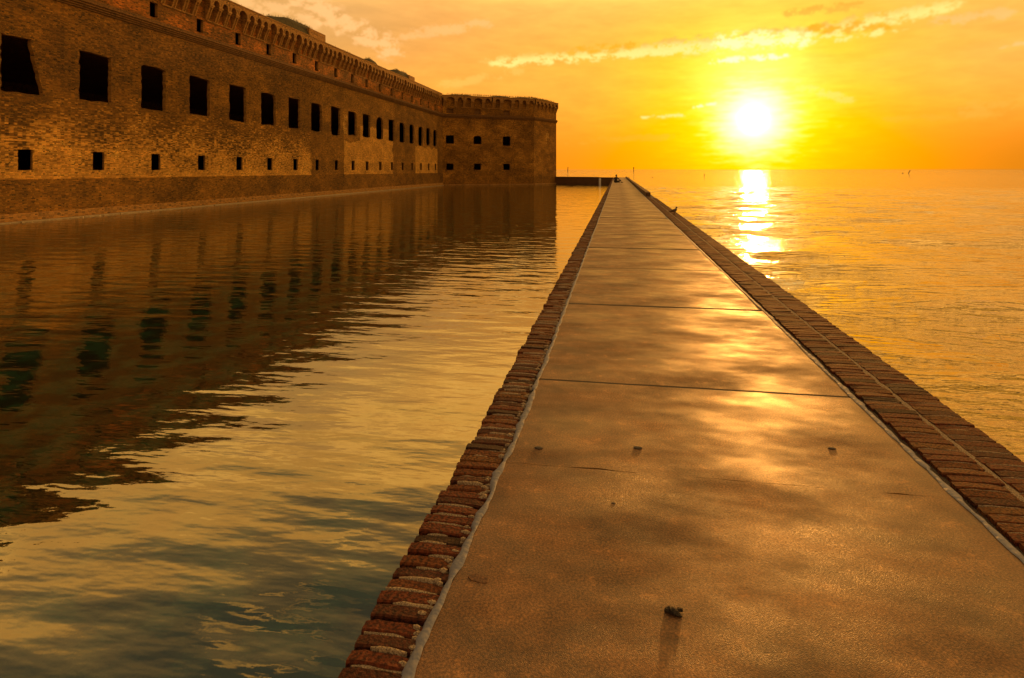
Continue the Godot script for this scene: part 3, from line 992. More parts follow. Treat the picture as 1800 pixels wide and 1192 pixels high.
func slab_mesh(d0: float, d1: float, tilt: float, e0: Callable, e1: Callable, drop0: float, drop1: float) -> ArrayMesh:
	# nx by nz top with rounded arrises; e0 and e1 bend the near and far edges
	var st := begin()
	var nx := 26
	var nz := maxi(2, int((d1 - d0) / 0.16))
	var grid := []
	for j in nz + 1:
		var row := []
		var f := float(j) / nz
		for i in nx + 1:
			var g := float(i) / nx
			var a := d0
			var b := d1
			var xm := lerpf(left_edge(d0), right_edge(d0), g)
			a += e0.call(xm)
			b += e1.call(xm)
			var d := lerpf(a, b, f)
			var x := lerpf(left_edge(d), right_edge(d), g)
			var y := SLAB_Y + tilt * (f - 0.5) + 0.0015 * noise_c.get_noise_2d(x * 6.0, d * 6.0)
			if i == 0 or i == nx:
				y -= 0.004
			elif j == 0:
				y -= drop0
			elif j == nz:
				y -= drop1
			row.append(Vector3(x, y, -d))
		grid.append(row)
	for j in nz:
		for i in nx:
			quad(st, grid[j][i], grid[j][i + 1], grid[j + 1][i + 1], grid[j + 1][i], 1)
	var down := Vector3(0, -0.11, 0)
	for i in nx:
		quad(st, grid[0][i] + down, grid[0][i + 1] + down, grid[0][i + 1], grid[0][i], 2)
		quad(st, grid[nz][i + 1] + down, grid[nz][i] + down, grid[nz][i], grid[nz][i + 1], 3)
	for j in nz:
		quad(st, grid[j + 1][0] + down, grid[j][0] + down, grid[j][0], grid[j + 1][0], 4)
		quad(st, grid[j][nx] + down, grid[j + 1][nx] + down, grid[j + 1][nx], grid[j][nx], 5)
	return done(st)

func crack(x: float) -> float:
	return 0.010 * noise_c.get_noise_2d(x * 30.0, 500.0) + 0.006 * noise_b.get_noise_2d(x * 90.0, 2.0)

func crack_gap(x: float) -> float:
	return 0.0004 + 0.007 * smoothstep(0.11, 0.05, absf(x + 0.13)) + 0.010 * smoothstep(0.075, 0.03, absf(x - 1.12)) + 0.004 * smoothstep(0.06, 0.02, absf(x - 0.62))

func worn_edge(x: float) -> float:
	return 0.004 * noise_c.get_noise_2d(x * 40.0, 77.0)

func brick_mesh(length: float, deep: float, high: float, wear: float) -> ArrayMesh:
	# a worn brick lying on its bed: x along its length, z through it, its top at y = 0
	var st := begin()
	var n := 5
	var rows := []
	for i in n + 1:
		var f := float(i) / n
		var endness := 1.0 if (i == 0 or i == n) else 0.0
		var x := (f - 0.5) * length + (rng.randf_range(-0.5, 0.5) * wear if endness > 0 else 0.0)
		var dz := deep / 2.0 - wear * (0.1 + 0.25 * rng.randf()) - endness * wear * 0.6
		var top := -wear * 0.5 * rng.randf() - endness * wear * 1.2
		rows.append([Vector3(x, -high, dz), Vector3(x, top - wear * 0.7 - 0.003, dz), Vector3(x, top, dz - 0.003 - wear * 0.5), Vector3(x, top, -dz + 0.003 + wear * 0.5), Vector3(x, top - wear * 0.6 - 0.003, -dz), Vector3(x, -high, -dz)])
	for i in n:
		for k in 5:
			var g := -1
			quad(st, rows[i][k], rows[i + 1][k], rows[i + 1][k + 1], rows[i][k + 1], g)
	for e: Array in [[rows[0], true], [rows[n], false]]:
		var r: Array = e[0]
		for k in range(1, 5):
			if e[1]:
				tri(st, r[0], r[k], r[k + 1])
			else:
				tri(st, r[0], r[k + 1], r[k])
	return done(st)

func make_moat_wall() -> void:
	var wall := node("moat_wall", self)
	tag(wall, "long low moat wall topped with a concrete walk and brick edges running to the horizon", "seawall")
	# core of the wall
	var st := begin()
	box(st, Vector3(-0.675, -2.0, -107.6), Vector3(1.79, SLAB_Y - 0.12, 7.0))
	obj("core", done(st), mats.seawall_brick, wall)
	# slabs; the nearest is cracked across
	var none := func(_x: float) -> float: return 0.0
	var ends := [-6.6, -4.4, -2.2, 0.45, 2.68, 3.79, 5.98, 8.22, 10.38]
	while ends[-1] < 105.0:
		ends.append(ends[-1] + 2.2)
	for i in ends.size() - 1:
		var gap := clampf(0.009 + 0.0016 * ends[i], 0.009, 0.022)
		var e0: Callable = worn_edge
		var e1: Callable = worn_edge
		var g0 := gap
		var g1 := gap
		if ends[i] == 2.68:
			e0 = func(x: float) -> float: return crack(x) + crack_gap(x)
			g0 = 0.0
		if ends[i + 1] == 2.68:
			e1 = crack
			g1 = 0.0
		var tilt := 0.0 if i in [3, 4] else rng.randf_range(-0.007, 0.007)
		obj("concrete_slab", slab_mesh(ends[i] + g0, ends[i + 1] - g1, tilt, e0, e1, 0.0 if ends[i] == 2.68 else 0.004, 0.0 if ends[i + 1] == 2.68 else 0.004), mats.concrete, wall)
	# dark felt filler in the joints between slabs
	for i in range(1, ends.size() - 1):
		if ends[i] == 2.68:
			continue
		var g := clampf(0.010 + 0.0016 * ends[i], 0.010, 0.024)
		var jf := begin()
		box(jf, Vector3(left_edge(ends[i]) + 0.01, SLAB_Y - 0.115, -ends[i] - g - 0.001), Vector3(right_edge(ends[i]) - 0.01, SLAB_Y - (0.006 if ends[i] < 4.0 else 0.001), -ends[i] + g + 0.001))
		obj("joint_filler", done(jf), mats.felt, wall)
	# beds under the two brick edges
	for run: Array in [[-0.672, -0.40], [1.25, 1.786]]:
		var b := begin()
		quad(b, Vector3(run[0], SLAB_Y - 0.022, 7), Vector3(run[1], SLAB_Y - 0.022, 7), Vector3(run[1], SLAB_Y - 0.022, -107.5), Vector3(run[0], SLAB_Y - 0.022, -107.5))
		quad(b, Vector3(run[0], SLAB_Y - 0.119, 7), Vector3(run[0], SLAB_Y - 0.022, 7), Vector3(run[0], SLAB_Y - 0.022, -107.5), Vector3(run[0], SLAB_Y - 0.119, -107.5))
		obj("mortar_bed", done(b), mats.mortar_bed, wall)
	# bricks
	var left := []
	var right := []
	for i in 10:
		left.append(brick_mesh(rng.randf_range(0.186, 0.2), rng.randf_range(0.047, 0.054), 0.075, rng.randf_range(0.0015, 0.0045)))
		right.append(brick_mesh(rng.randf_range(0.192, 0.2), rng.randf_range(0.053, 0.057), 0.075, rng.randf_range(0.001, 0.0035)))
	var far_st := []
	for i in 5:
		far_st.append(begin())
	var joints := begin()
	var count := 0
	for side: Array in [[-0.60, left, 8.6, -1.2], [1.478, right, 8.3, 0.6], [1.70, right, 8.3, 0.6]]:
		var d: float = side[3]
		var pitch := 0.0612
		var run := 0.0
		while d < (106.5 if side[0] < 0 else 30.2 if side[0] < 1.6 else 29.2):
			var meshes: Array = side[1]
			var tone: int = [0, 0, 0, 1, 1, 2, 2, 3, 4, 1][rng.randi() % 10]
			var x: float = side[0] + rng.randf_range(-0.007, 0.007)
			if side[0] < 0:
				run = lerpf(run, rng.randf_range(-0.012, 0.012), 0.4)
				x += run + (left_edge(d) + 0.475) * 0.5
			var dy := (rng.randf_range(-0.006, 0.004) - 0.004) if side[0] < 0 else rng.randf_range(-0.003, 0.002)
			var t := Transform3D(Basis.from_euler(Vector3(rng.randf_range(-0.06, 0.06), rng.randf_range(-0.05, 0.05), rng.randf_range(-0.025, 0.025))), Vector3(x, SLAB_Y + dy, -d))
			var mesh: ArrayMesh = meshes[rng.randi() % meshes.size()]
			if d > 1.0 and d < side[2] and count < 298:
				obj("brick", mesh, mats["coping_brick_%d" % tone], wall, t)
				count += 1
			else:
				far_st[tone].append_from(mesh, 0, t)
			# mortar left in the joint beyond this brick
			var fill := rng.randf()
			var zj := -d - pitch / 2.0
			if side[0] > 0 or fill > 0.2:
				var half := 0.092 if side[0] > 0 else rng.randf_range(0.03, 0.09)
				var mx := x + (0.0 if side[0] > 0 else rng.randf_range(-1, 1) * (0.09 - half))
				var top := SLAB_Y - (rng.randf_range(0.002, 0.006) if side[0] > 0 else rng.randf_range(-0.001, 0.014))
				mortar_strip(joints, Vector3(mx, top, zj), half, 0.0055 if side[0] > 0 else rng.randf_range(0.007, 0.012), 4 if d < 9.0 else 1)
			d += pitch + rng.randf_range(-0.002, 0.002)
	for i in 5:
		var far := obj("brick_run", far_st[i].commit(), mats["coping_brick_%d" % i], wall)
		far.set_meta("kind", "stuff")
	# mortar between the two rows on the right, and crumbs along the left row
	var d := 0.5
	while d < 29.2:
		var step := 0.09 if d < 9.0 else 0.4
		var a := 0.018 + 0.006 * noise_c.get_noise_2d(d * 25.0, 11.0)
		var b := 0.018 + 0.006 * noise_c.get_noise_2d((d + step) * 25.0, 11.0)
		var ya := SLAB_Y - 0.004 + 0.004 * noise_c.get_noise_2d(d * 60.0, 31.0)
		var yb := SLAB_Y - 0.004 + 0.004 * noise_c.get_noise_2d((d + step) * 60.0, 31.0)
		quad(joints, Vector3(1.589 - a, ya - 0.005, -d), Vector3(1.589, ya, -d), Vector3(1.589, yb, -d - step), Vector3(1.589 - b, yb - 0.005, -d - step), 7)
		quad(joints, Vector3(1.589, ya, -d), Vector3(1.589 + a, ya - 0.005, -d), Vector3(1.589 + b, yb - 0.005, -d - step), Vector3(1.589, yb, -d - step), 7)
		d += step
	for i in 260:
		var dd := 1.2 + 7.0 * pow(rng.randf(), 1.5)
		var x := left_edge(dd) - 0.035 + rng.randf_range(-0.014, 0.008)
		mortar_strip(joints, Vector3(x, SLAB_Y - rng.randf_range(0.0, 0.012), -dd), rng.randf_range(0.006, 0.02), rng.randf_range(0.006, 0.016), 2)
	obj("mortar", done(joints), mats.mortar, wall)
	# grey sealant drawn along both sides of the walk
	for side: float in [-1.0, 1.0]:
		var s := begin()
		var prev := []
		var dd := -2.0
		while dd < 106.0:
			var step := 0.035 if dd < 12.0 else 0.5
			var e := left_edge(dd) if side < 0 else right_edge(dd)
			var wob := noise_c.get_noise_2d(dd * 22.0, 200.0 + side * 30.0)
			var wob2 := noise_b.get_noise_2d(dd * 40.0, 60.0 + side * 30.0)
			var inner := e - side * (0.004 + 0.009 * wob + 0.004 * wob2)
			var outer := e + side * ((0.030 if side > 0 else 0.024) + 0.016 * wob2 + 0.014 * wob)
			if side < 0 and dd < 2.2:
				outer -= 0.012 * smoothstep(2.2, 1.2, dd)
			var ring := [Vector3(inner, SLAB_Y - 0.002, -dd), Vector3(lerpf(inner, outer, 0.2), SLAB_Y + 0.0015, -dd), Vector3(lerpf(inner, outer, 0.75), SLAB_Y - 0.001, -dd), Vector3(outer, SLAB_Y - 0.012, -dd)]
			if prev:
				for k in 3:
					if side > 0:
						quad(s, prev[k], prev[k + 1], ring[k + 1], ring[k], 1)
					else:
						quad(s, prev[k + 1], prev[k], ring[k], ring[k + 1], 1)
			prev = ring
			dd += step
		obj("sealant", done(s), mats.sealant, wall)
	# the raised far kerb on the sea side
	var k := begin()
	var kd := 31.1
	while kd < 106.5:
		stone(k, Vector3(1.40, SLAB_Y - 0.1, -kd - 3.96), Vector3(1.63, SLAB_Y + 0.19 + rng.randf_range(-0.008, 0.008), -kd), 0.012)
		kd += 3.97
	obj("raised_kerb", done(k), mats.seawall_brick, wall)
	# a scab of render lifting beside the left edge
	var fl := begin()
	var rim := []
	for i in 14:
		var a := TAU * i / 14.0
		var r := 1.0 + 0.25 * noise_c.get_noise_2d(cos(a) * 20.0, sin(a) * 20.0)
		rim.append(Vector3(-0.435 + 0.034 * r * cos(a), SLAB_Y + 0.002 + 0.006 * maxf(0.0, sin(a)), -1.895 - 0.014 * r * sin(a) + 0.2 * (0.034 * cos(a))))
	for i in 14:
		tri(fl, Vector3(-0.435, SLAB_Y + 0.006, -1.895), rim[i], rim[(i + 1) % 14], 1)
		var drop := Vector3(0, -0.008, 0)
		quad(fl, rim[i] + drop, rim[(i + 1) % 14] + drop, rim[(i + 1) % 14], rim[i])
	obj("flake", done(fl), mats.concrete, wall)

	# the cross wall that joins the bastion to the end of the walk
	var cw := node("cross_wall", self)
	tag(cw, "low dark brick wall joining the far bastion to the end of the walk", "seawall")
	var cs := begin()
	var a := Vector3(-11.4, 0, -114.3)
	var b := Vector3(1.3, 0, -107.9)
	var ux := (b - a).normalized()
	var basis := Basis(ux, Vector3.UP, ux.cross(Vector3.UP))
	box(cs, Vector3(-0.5, -2.0, -1.6), Vector3(a.distance_to(b), SLAB_Y - 0.11, 0.0))
	obj("core", done(cs), mats.seawall_brick, cw, Transform3D(basis, a))
	var ct := begin()
	var len := a.distance_to(b)
	var x := -0.5
	while x < len - 0.6:
		var e := minf(x + 2.2, len + 0.1)
		stone(ct, Vector3(x + 0.006, SLAB_Y - 0.108, -1.65), Vector3(e - 0.006, SLAB_Y + (0.06 if x < 8.0 else 0.0), 0.06), 0.012)
		x = e
	obj("coping", done(ct), mats.seawall_brick, cw, Transform3D(basis, a))

func mortar_strip(st: SurfaceTool, c: Vector3, half: float, thick: float, n: int) -> void:
	var prev := []
	for i in n + 1:
		var f := float(i) / n
		var end := 0.35 if (i == 0 or i == n) else 1.0
		var x := c.x + (f * 2.0 - 1.0) * half
		var t := thick * end * rng.randf_range(0.75, 1.2)
		var y := c.y - (1.0 - end) * 0.004 + rng.randf_range(-0.002, 0.002)
		var ring := [Vector3(x, y - 0.012, c.z + t), Vector3(x, y, c.z + t * 0.6), Vector3(x, y, c.z - t * 0.6), Vector3(x, y - 0.012, c.z - t)]
		if prev:
			for k in 3:
				quad(st, prev[k], ring[k], ring[k + 1], prev[k + 1], 3)
		prev = ring

# ---------------------------------------------------------------- water

func swell(x: float, z: float) -> float:
	var fade := smoothstep(90.0, 50.0, x) * smoothstep(4.0, 0.0, z) * smoothstep(-107.0, -80.0, z) * smoothstep(0.4, 3.0, x)
	var a := noise_c.get_noise_2d(x * 0.55 + z * 0.1, z * 2.6)
	var b := noise_b.get_noise_2d(x * 0.35 - 50.0, z * 1.1)
	return fade * (0.12 * a + 0.13 * b)

func make_water() -> void:
	var st := begin()
	var up := [Vector3(0.5, 0, 60), Vector3(0.5, 0, -107.5), Vector3(-11.6, 0, -115.2), Vector3(-30, 0, -126), Vector3(-30, 0, 60)]
	for i in range(1, 4):
		tri(st, up[0], up[i], up[i + 1])
	structure(obj("moat_water", done(st), mats.moat_water, self))
	var s := begin()
	var far := 30000.0
	# right of the walk: a grid, fine near the camera, with the low swell in it
	var xs := [0.5]
	while xs[-1] < 90.0:
		xs.append(xs[-1] + 0.35 + 0.012 * xs[-1])
	xs.append_array([140.0, 600.0, far])
	var zs := [far, 400.0, 40.0, 12.0]
	var z := 4.0
	while z > -107.0:
		zs.append(z)
		z -= 0.30 + 0.006 * maxf(0.0, -z)
	zs.append(-107.5)
	for i in xs.size() - 1:
		for j in zs.size() - 1:
			var q := []
			for c: Array in [[i, j], [i + 1, j], [i + 1, j + 1], [i, j + 1]]:
				q.append(Vector3(xs[c[0]], swell(xs[c[0]], zs[c[1]]), zs[c[1]]))
			quad(s, q[0], q[1], q[2], q[3], 1)
	var line := [Vector3(far, 0, -107.5), Vector3(0.5, 0, -107.5), Vector3(-11.6, 0, -115.2), Vector3(-30, 0, -126), Vector3(-far, 0, -126)]
	for i in 4:
		var a: Vector3 = line[i]
		var b: Vector3 = line[i + 1]
		quad(s, b, a, Vector3(a.x, 0, -far), Vector3(b.x, 0, -far))
	structure(obj("sea_water", done(s), mats.sea_water, self))
	var b := begin()
	quad(b, Vector3(-30, -1.25, 60), Vector3(0.5, -1.25, 60), Vector3(0.5, -1.25, -130), Vector3(-30, -1.25, -130))
	structure(obj("seabed", done(b), mats.seabed, self))

# ---------------------------------------------------------------- figures: tapered bones joined by a smooth minimum, meshed as surface nets

func nets(bones: Array, cell: float, blend: float) -> ArrayMesh:
	# bones: [from, to, radius from, radius to, colour]
	var lo := Vector3(1e9, 1e9, 1e9)
	var hi := -lo
	for b: Array in bones:
		var r: float = maxf(b[2], b[3]) + cell * 3.0
		for p: Vector3 in [b[0], b[1]]:
			lo = lo.min(p - Vector3(r, r, r))
			hi = hi.max(p + Vector3(r, r, r))
	var n := Vector3i(((hi - lo) / cell).ceil()) + Vector3i.ONE
	var field := PackedFloat32Array()
	field.resize(n.x * n.y * n.z)
	field.fill(1.0)
	var near := PackedFloat32Array()
	near.resize(field.size())
	near.fill(1.0)
	var who := PackedInt32Array()
	who.resize(field.size())
	for bi in bones.size():
		var b: Array = bones[bi]
		var p: Vector3 = b[0]
		var q: Vector3 = b[1]
		var ra: float = b[2]
		var rb: float = b[3]
		var m := maxf(ra, rb) + blend + cell * 2.0
		var i0 := Vector3i(((p.min(q) - Vector3(m, m, m) - lo) / cell).floor()).clamp(Vector3i.ZERO, n - Vector3i.ONE)
		var i1 := Vector3i(((p.max(q) + Vector3(m, m, m) - lo) / cell).ceil()).clamp(Vector3i.ZERO, n - Vector3i.ONE)
		var pq := q - p
		var l2 := maxf(pq.length_squared(), 1e-9)
		for z in range(i0.z, i1.z + 1):
			for y in range(i0.y, i1.y + 1):
				for x in range(i0.x, i1.x + 1):
					var w := lo + Vector3(x, y, z) * cell
					var t := clampf((w - p).dot(pq) / l2, 0.0, 1.0)
					var dist := w.distance_to(p + pq * t) - lerpf(ra, rb, t)
					var k := (z * n.y + y) * n.x + x
					var old := field[k]
					var h := clampf(0.5 + 0.5 * (old - dist) / blend, 0.0, 1.0)
					field[k] = lerpf(old, dist, h) - blend * h * (1.0 - h)
					if dist < near[k]:
						near[k] = dist
						who[k] = bi
	var index := {}
	var st := begin()
	var verts := PackedVector3Array()
	var cols := []
	for z in n.z - 1:
		for y in n.y - 1:
			for x in n.x - 1:
				var sum := Vector3.ZERO
				var cnt := 0
				var base := (z * n.y + y) * n.x + x
				var inside := 0
				for c in 8:
					if field[base + (c & 1) + ((c >> 1) & 1) * n.x + (c >> 2) * n.x * n.y] < 0.0:
						inside += 1
				if inside == 0 or inside == 8:
					continue
				for e: Array in [[0, 1], [2, 3], [4, 5], [6, 7], [0, 2], [1, 3], [4, 6], [5, 7], [0, 4], [1, 5], [2, 6], [3, 7]]:
					var a: int = e[0]
					var b: int = e[1]
					var fa := field[base + (a & 1) + ((a >> 1) & 1) * n.x + (a >> 2) * n.x * n.y]
					var fb := field[base + (b & 1) + ((b >> 1) & 1) * n.x + (b >> 2) * n.x * n.y]
					if (fa < 0.0) != (fb < 0.0):
						var t := fa / (fa - fb)
						sum += Vector3(a & 1, (a >> 1) & 1, a >> 2).lerp(Vector3(b & 1, (b >> 1) & 1, b >> 2), t)
						cnt += 1
				index[base] = verts.size()
				verts.append(lo + (Vector3(x, y, z) + sum / cnt) * cell)
				cols.append(bones[who[base]][4])
	for i in verts.size():
		st.set_color(cols[i])
		st.set_smooth_group(0)
		st.add_vertex(verts[i])
	var sx := 1
	var sy := n.x
	var sz := n.x * n.y
	for base: int in index:
		for ax: Array in [[sx, sy, sz], [sy, sz, sx], [sz, sx, sy]]:
			var d0: int = ax[0]
			var d1: int = ax[1]
			var d2: int = ax[2]
			var a := field[base] < 0.0
			var b := field[base + d0] < 0.0
			if a == b:
				continue
			if not (index.has(base - d1) and index.has(base - d2) and index.has(base - d1 - d2)):
				continue
			var q := [index[base], index[base - d1], index[base - d1 - d2], index[base - d2]]
			if a:
				q.reverse()
			for k: int in [0, 1, 2, 0, 2, 3]:
				st.add_index(q[k])
	st.generate_normals()
	return st.commit()

func make_person() -> void:
	var person := node("person", self, Transform3D(Basis(Vector3.UP, deg_to_rad(-28.0)), Vector3(-0.13, SLAB_Y, -64.4)))
	tag(person, "person in dark clothes sitting on the far walk with back turned, looking out to sea", "person")
	var shirt := Color(0.025, 0.02, 0.02)
	var trousers := Color(0.03, 0.025, 0.022)
	var skin := Color(0.28, 0.15, 0.09)
	var b := []
	# torso leaning a little forward, facing -Z
	b.append([Vector3(-0.09, 0.12, 0.0), Vector3(0.09, 0.12, 0.0), 0.125, 0.125, trousers])
	b.append([Vector3(0, 0.14, 0.0), Vector3(0, 0.34, -0.02), 0.145, 0.135, shirt])
	b.append([Vector3(0, 0.32, -0.02), Vector3(0, 0.47, -0.05), 0.14, 0.13, shirt])
	b.append([Vector3(-0.12, 0.50, -0.05), Vector3(0.12, 0.50, -0.05), 0.075, 0.075, shirt])
	b.append([Vector3(0, 0.52, -0.05), Vector3(0.0, 0.62, -0.08), 0.058, 0.052, skin])
	b.append([Vector3(0, 0.67, -0.085), Vector3(0, 0.745, -0.085), 0.072, 0.082, skin])
	b.append([Vector3(0, 0.66, -0.13), Vector3(0, 0.64, -0.14), 0.04, 0.035, skin])
	b.append([Vector3(0, 0.71, -0.165), Vector3(0, 0.69, -0.18), 0.012, 0.016, skin])
	for s: float in [-1.0, 1.0]:
		b.append([Vector3(s * 0.078, 0.70, -0.08), Vector3(s * 0.082, 0.675, -0.08), 0.018, 0.014, skin])
		# crossed legs
		b.append([Vector3(s * 0.1, 0.11, -0.04), Vector3(s * 0.36, 0.20, -0.30), 0.088, 0.064, trousers])
		b.append([Vector3(s * 0.36, 0.20, -0.30), Vector3(-s * 0.06, 0.07, -0.36 - 0.05 * s), 0.06, 0.042, trousers])
		b.append([Vector3(-s * 0.06, 0.06, -0.36 - 0.05 * s), Vector3(-s * 0.22, 0.045, -0.40 - 0.05 * s), 0.042, 0.032, skin])
		# arms to the knees
		var el := Vector3(s * 0.30, 0.33, -0.10)
		var wr := Vector3(s * 0.33, 0.265, -0.32)
		b.append([Vector3(s * 0.185, 0.50, -0.05), el, 0.056, 0.045, shirt])
		b.append([el, wr, 0.042, 0.03, skin])
		b.append([wr, wr + Vector3(0, 0.0, -0.08), 0.032, 0.034, skin])
		for i in 4:
			var k := wr + Vector3((i - 1.5) * 0.02, 0.002, -0.09)
			var l := 0.038 - 0.006 * absf(i - 1.3)
			b.append([k, k + Vector3(0, -0.008, -l), 0.0095, 0.009, skin])
			b.append([k + Vector3(0, -0.008, -l), k + Vector3(0, -0.045, -l - 0.012), 0.009, 0.008, skin])
		b.append([wr + Vector3(-s * 0.03, 0, -0.03), wr + Vector3(-s * 0.058, -0.02, -0.07), 0.012, 0.0095, skin])
	obj("body", nets(b, 0.0125, 0.02), mats.figure, person)
	var h := []
	h.append([Vector3(0, 0.735, -0.06), Vector3(0, 0.76, -0.085), 0.085, 0.086, Color.BLACK])
	h.append([Vector3(0, 0.69, -0.04), Vector3(0, 0.74, -0.05), 0.066, 0.08, Color.BLACK])
	obj("hair", nets(h, 0.014, 0.02), mats.hair, person)
	# the shoes set down beside
	for i in 2:
		var st := begin()
		tube(st, Vector3(-0.05, 0.045, 0), Vector3(0.05, 0.045, 0), 0.045, 0.045, 10)
		tube(st, Vector3(0.05, 0.04, 0), Vector3(0.17, 0.028, 0.01), 0.042, 0.028, 10)
		tube(st, Vector3(-0.05, 0.05, 0), Vector3(-0.04, 0.1, 0), 0.04, 0.036, 10)
		var sh := obj("shoe", done(st), mats.dark_pole, self, Transform3D(Basis(Vector3.UP, 0.3 + 0.25 * i), Vector3(0.44, SLAB_Y - 0.002, -64.3 - 0.14 * i)))
		tag(sh, ["dark shoe lying nearer the seated person on the walk", "dark shoe just beyond the first beside the seated person"][i], "shoe", "pair of shoes beside the seated person")

func make_bird() -> void:
	var dark := Color(0.10, 0.065, 0.04)
	var pale := Color(0.30, 0.22, 0.15)
	var b := []
	# facing right (+X), a slim shorebird standing upright
	b.append([Vector3(-0.075, 0.085, 0), Vector3(0.02, 0.105, 0), 0.028, 0.042, dark])
	b.append([Vector3(0.02, 0.105, 0), Vector3(0.055, 0.125, 0), 0.042, 0.032, dark])
	b.append([Vector3(0.0, 0.09, 0), Vector3(0.04, 0.10, 0), 0.036, 0.034, pale])
	b.append([Vector3(0.055, 0.125, 0), Vector3(0.066, 0.185, 0), 0.022, 0.016, dark])
	b.append([Vector3(0.066, 0.188, 0), Vector3(0.074, 0.194, 0), 0.021, 0.019, dark])
	b.append([Vector3(0.086, 0.192, 0), Vector3(0.118, 0.182, 0), 0.008, 0.004, dark])
	b.append([Vector3(-0.07, 0.082, 0), Vector3(-0.155, 0.062, 0), 0.022, 0.010, dark])
	var bird := node("shorebird", self, Transform3D(Basis(Vector3.UP, 0.25).scaled(Vector3(1.05, 1.0, 1.05)), Vector3(1.66, SLAB_Y + 0.002, -18.7)))
	tag(bird, "small brown shorebird with raised neck standing on the outer brick edge", "bird")
	obj("body", nets(b, 0.006, 0.012), mats.figure, bird)
	for s in [-1, 1]:
		var st := begin()
		tube(st, Vector3(0.0, 0.07, 0.014 * s), Vector3(0.012, 0.036, 0.015 * s), 0.005, 0.004, 6)
		tube(st, Vector3(0.012, 0.036, 0.015 * s), Vector3(0.004, 0.004, 0.016 * s), 0.004, 0.004, 6)
		tube(st, Vector3(0.0, 0.004, 0.016 * s), Vector3(0.03, 0.003, 0.018 * s), 0.004, 0.003, 6)
		obj("leg", done(st), mats.dark_pole, bird)
	# a bird on the wing, far out over the sea
	var f := node("flying_bird", self, Transform3D(Basis(Vector3.UP, 0.5), Vector3(153.0, 10.2, -210.0)))
	tag(f, "tiny dark bird flying over the sea at the right edge", "bird")
	var w := begin()
	for s: float in [-1.0, 1.0]:
		quad(w, Vector3(0.05, 0, -0.09), Vector3(0.05, 0, 0.09), Vector3(s * 0.38, 0.16, 0.05), Vector3(s * 0.38, 0.16, -0.08))
		tri(w, Vector3(s * 0.38, 0.16, -0.08), Vector3(s * 0.38, 0.16, 0.05), Vector3(s * 0.75, 0.06, 0.06))
	obj("wing", done(w), mats.dark_pole, f)
	var fb := begin()
	tube(fb, Vector3(0, 0, 0.22), Vector3(0, 0, 0.0), 0.03, 0.08, 8)
	tube(fb, Vector3(0, 0, 0.0), Vector3(0, 0.02, -0.22), 0.08, 0.04, 8)
	obj("body", done(fb), mats.dark_pole, f)

# ---------------------------------------------------------------- things in the water and on the walk

func ground(px: float, py: float, y: float) -> Vector3:
	# the place at height y that the photograph shows at that point; used once to read positions off it
	var x := (px - 900.0) / 1075.0
	var yy := (299.0 - py) / 1075.0
	var a := deg_to_rad(9.7646)
	var d := Vector3(x * cos(a) - sin(a), yy, -(x * sin(a) + cos(a)))
	return Vector3(0, CAM_Y, 0) + d * ((y - CAM_Y) / yy)

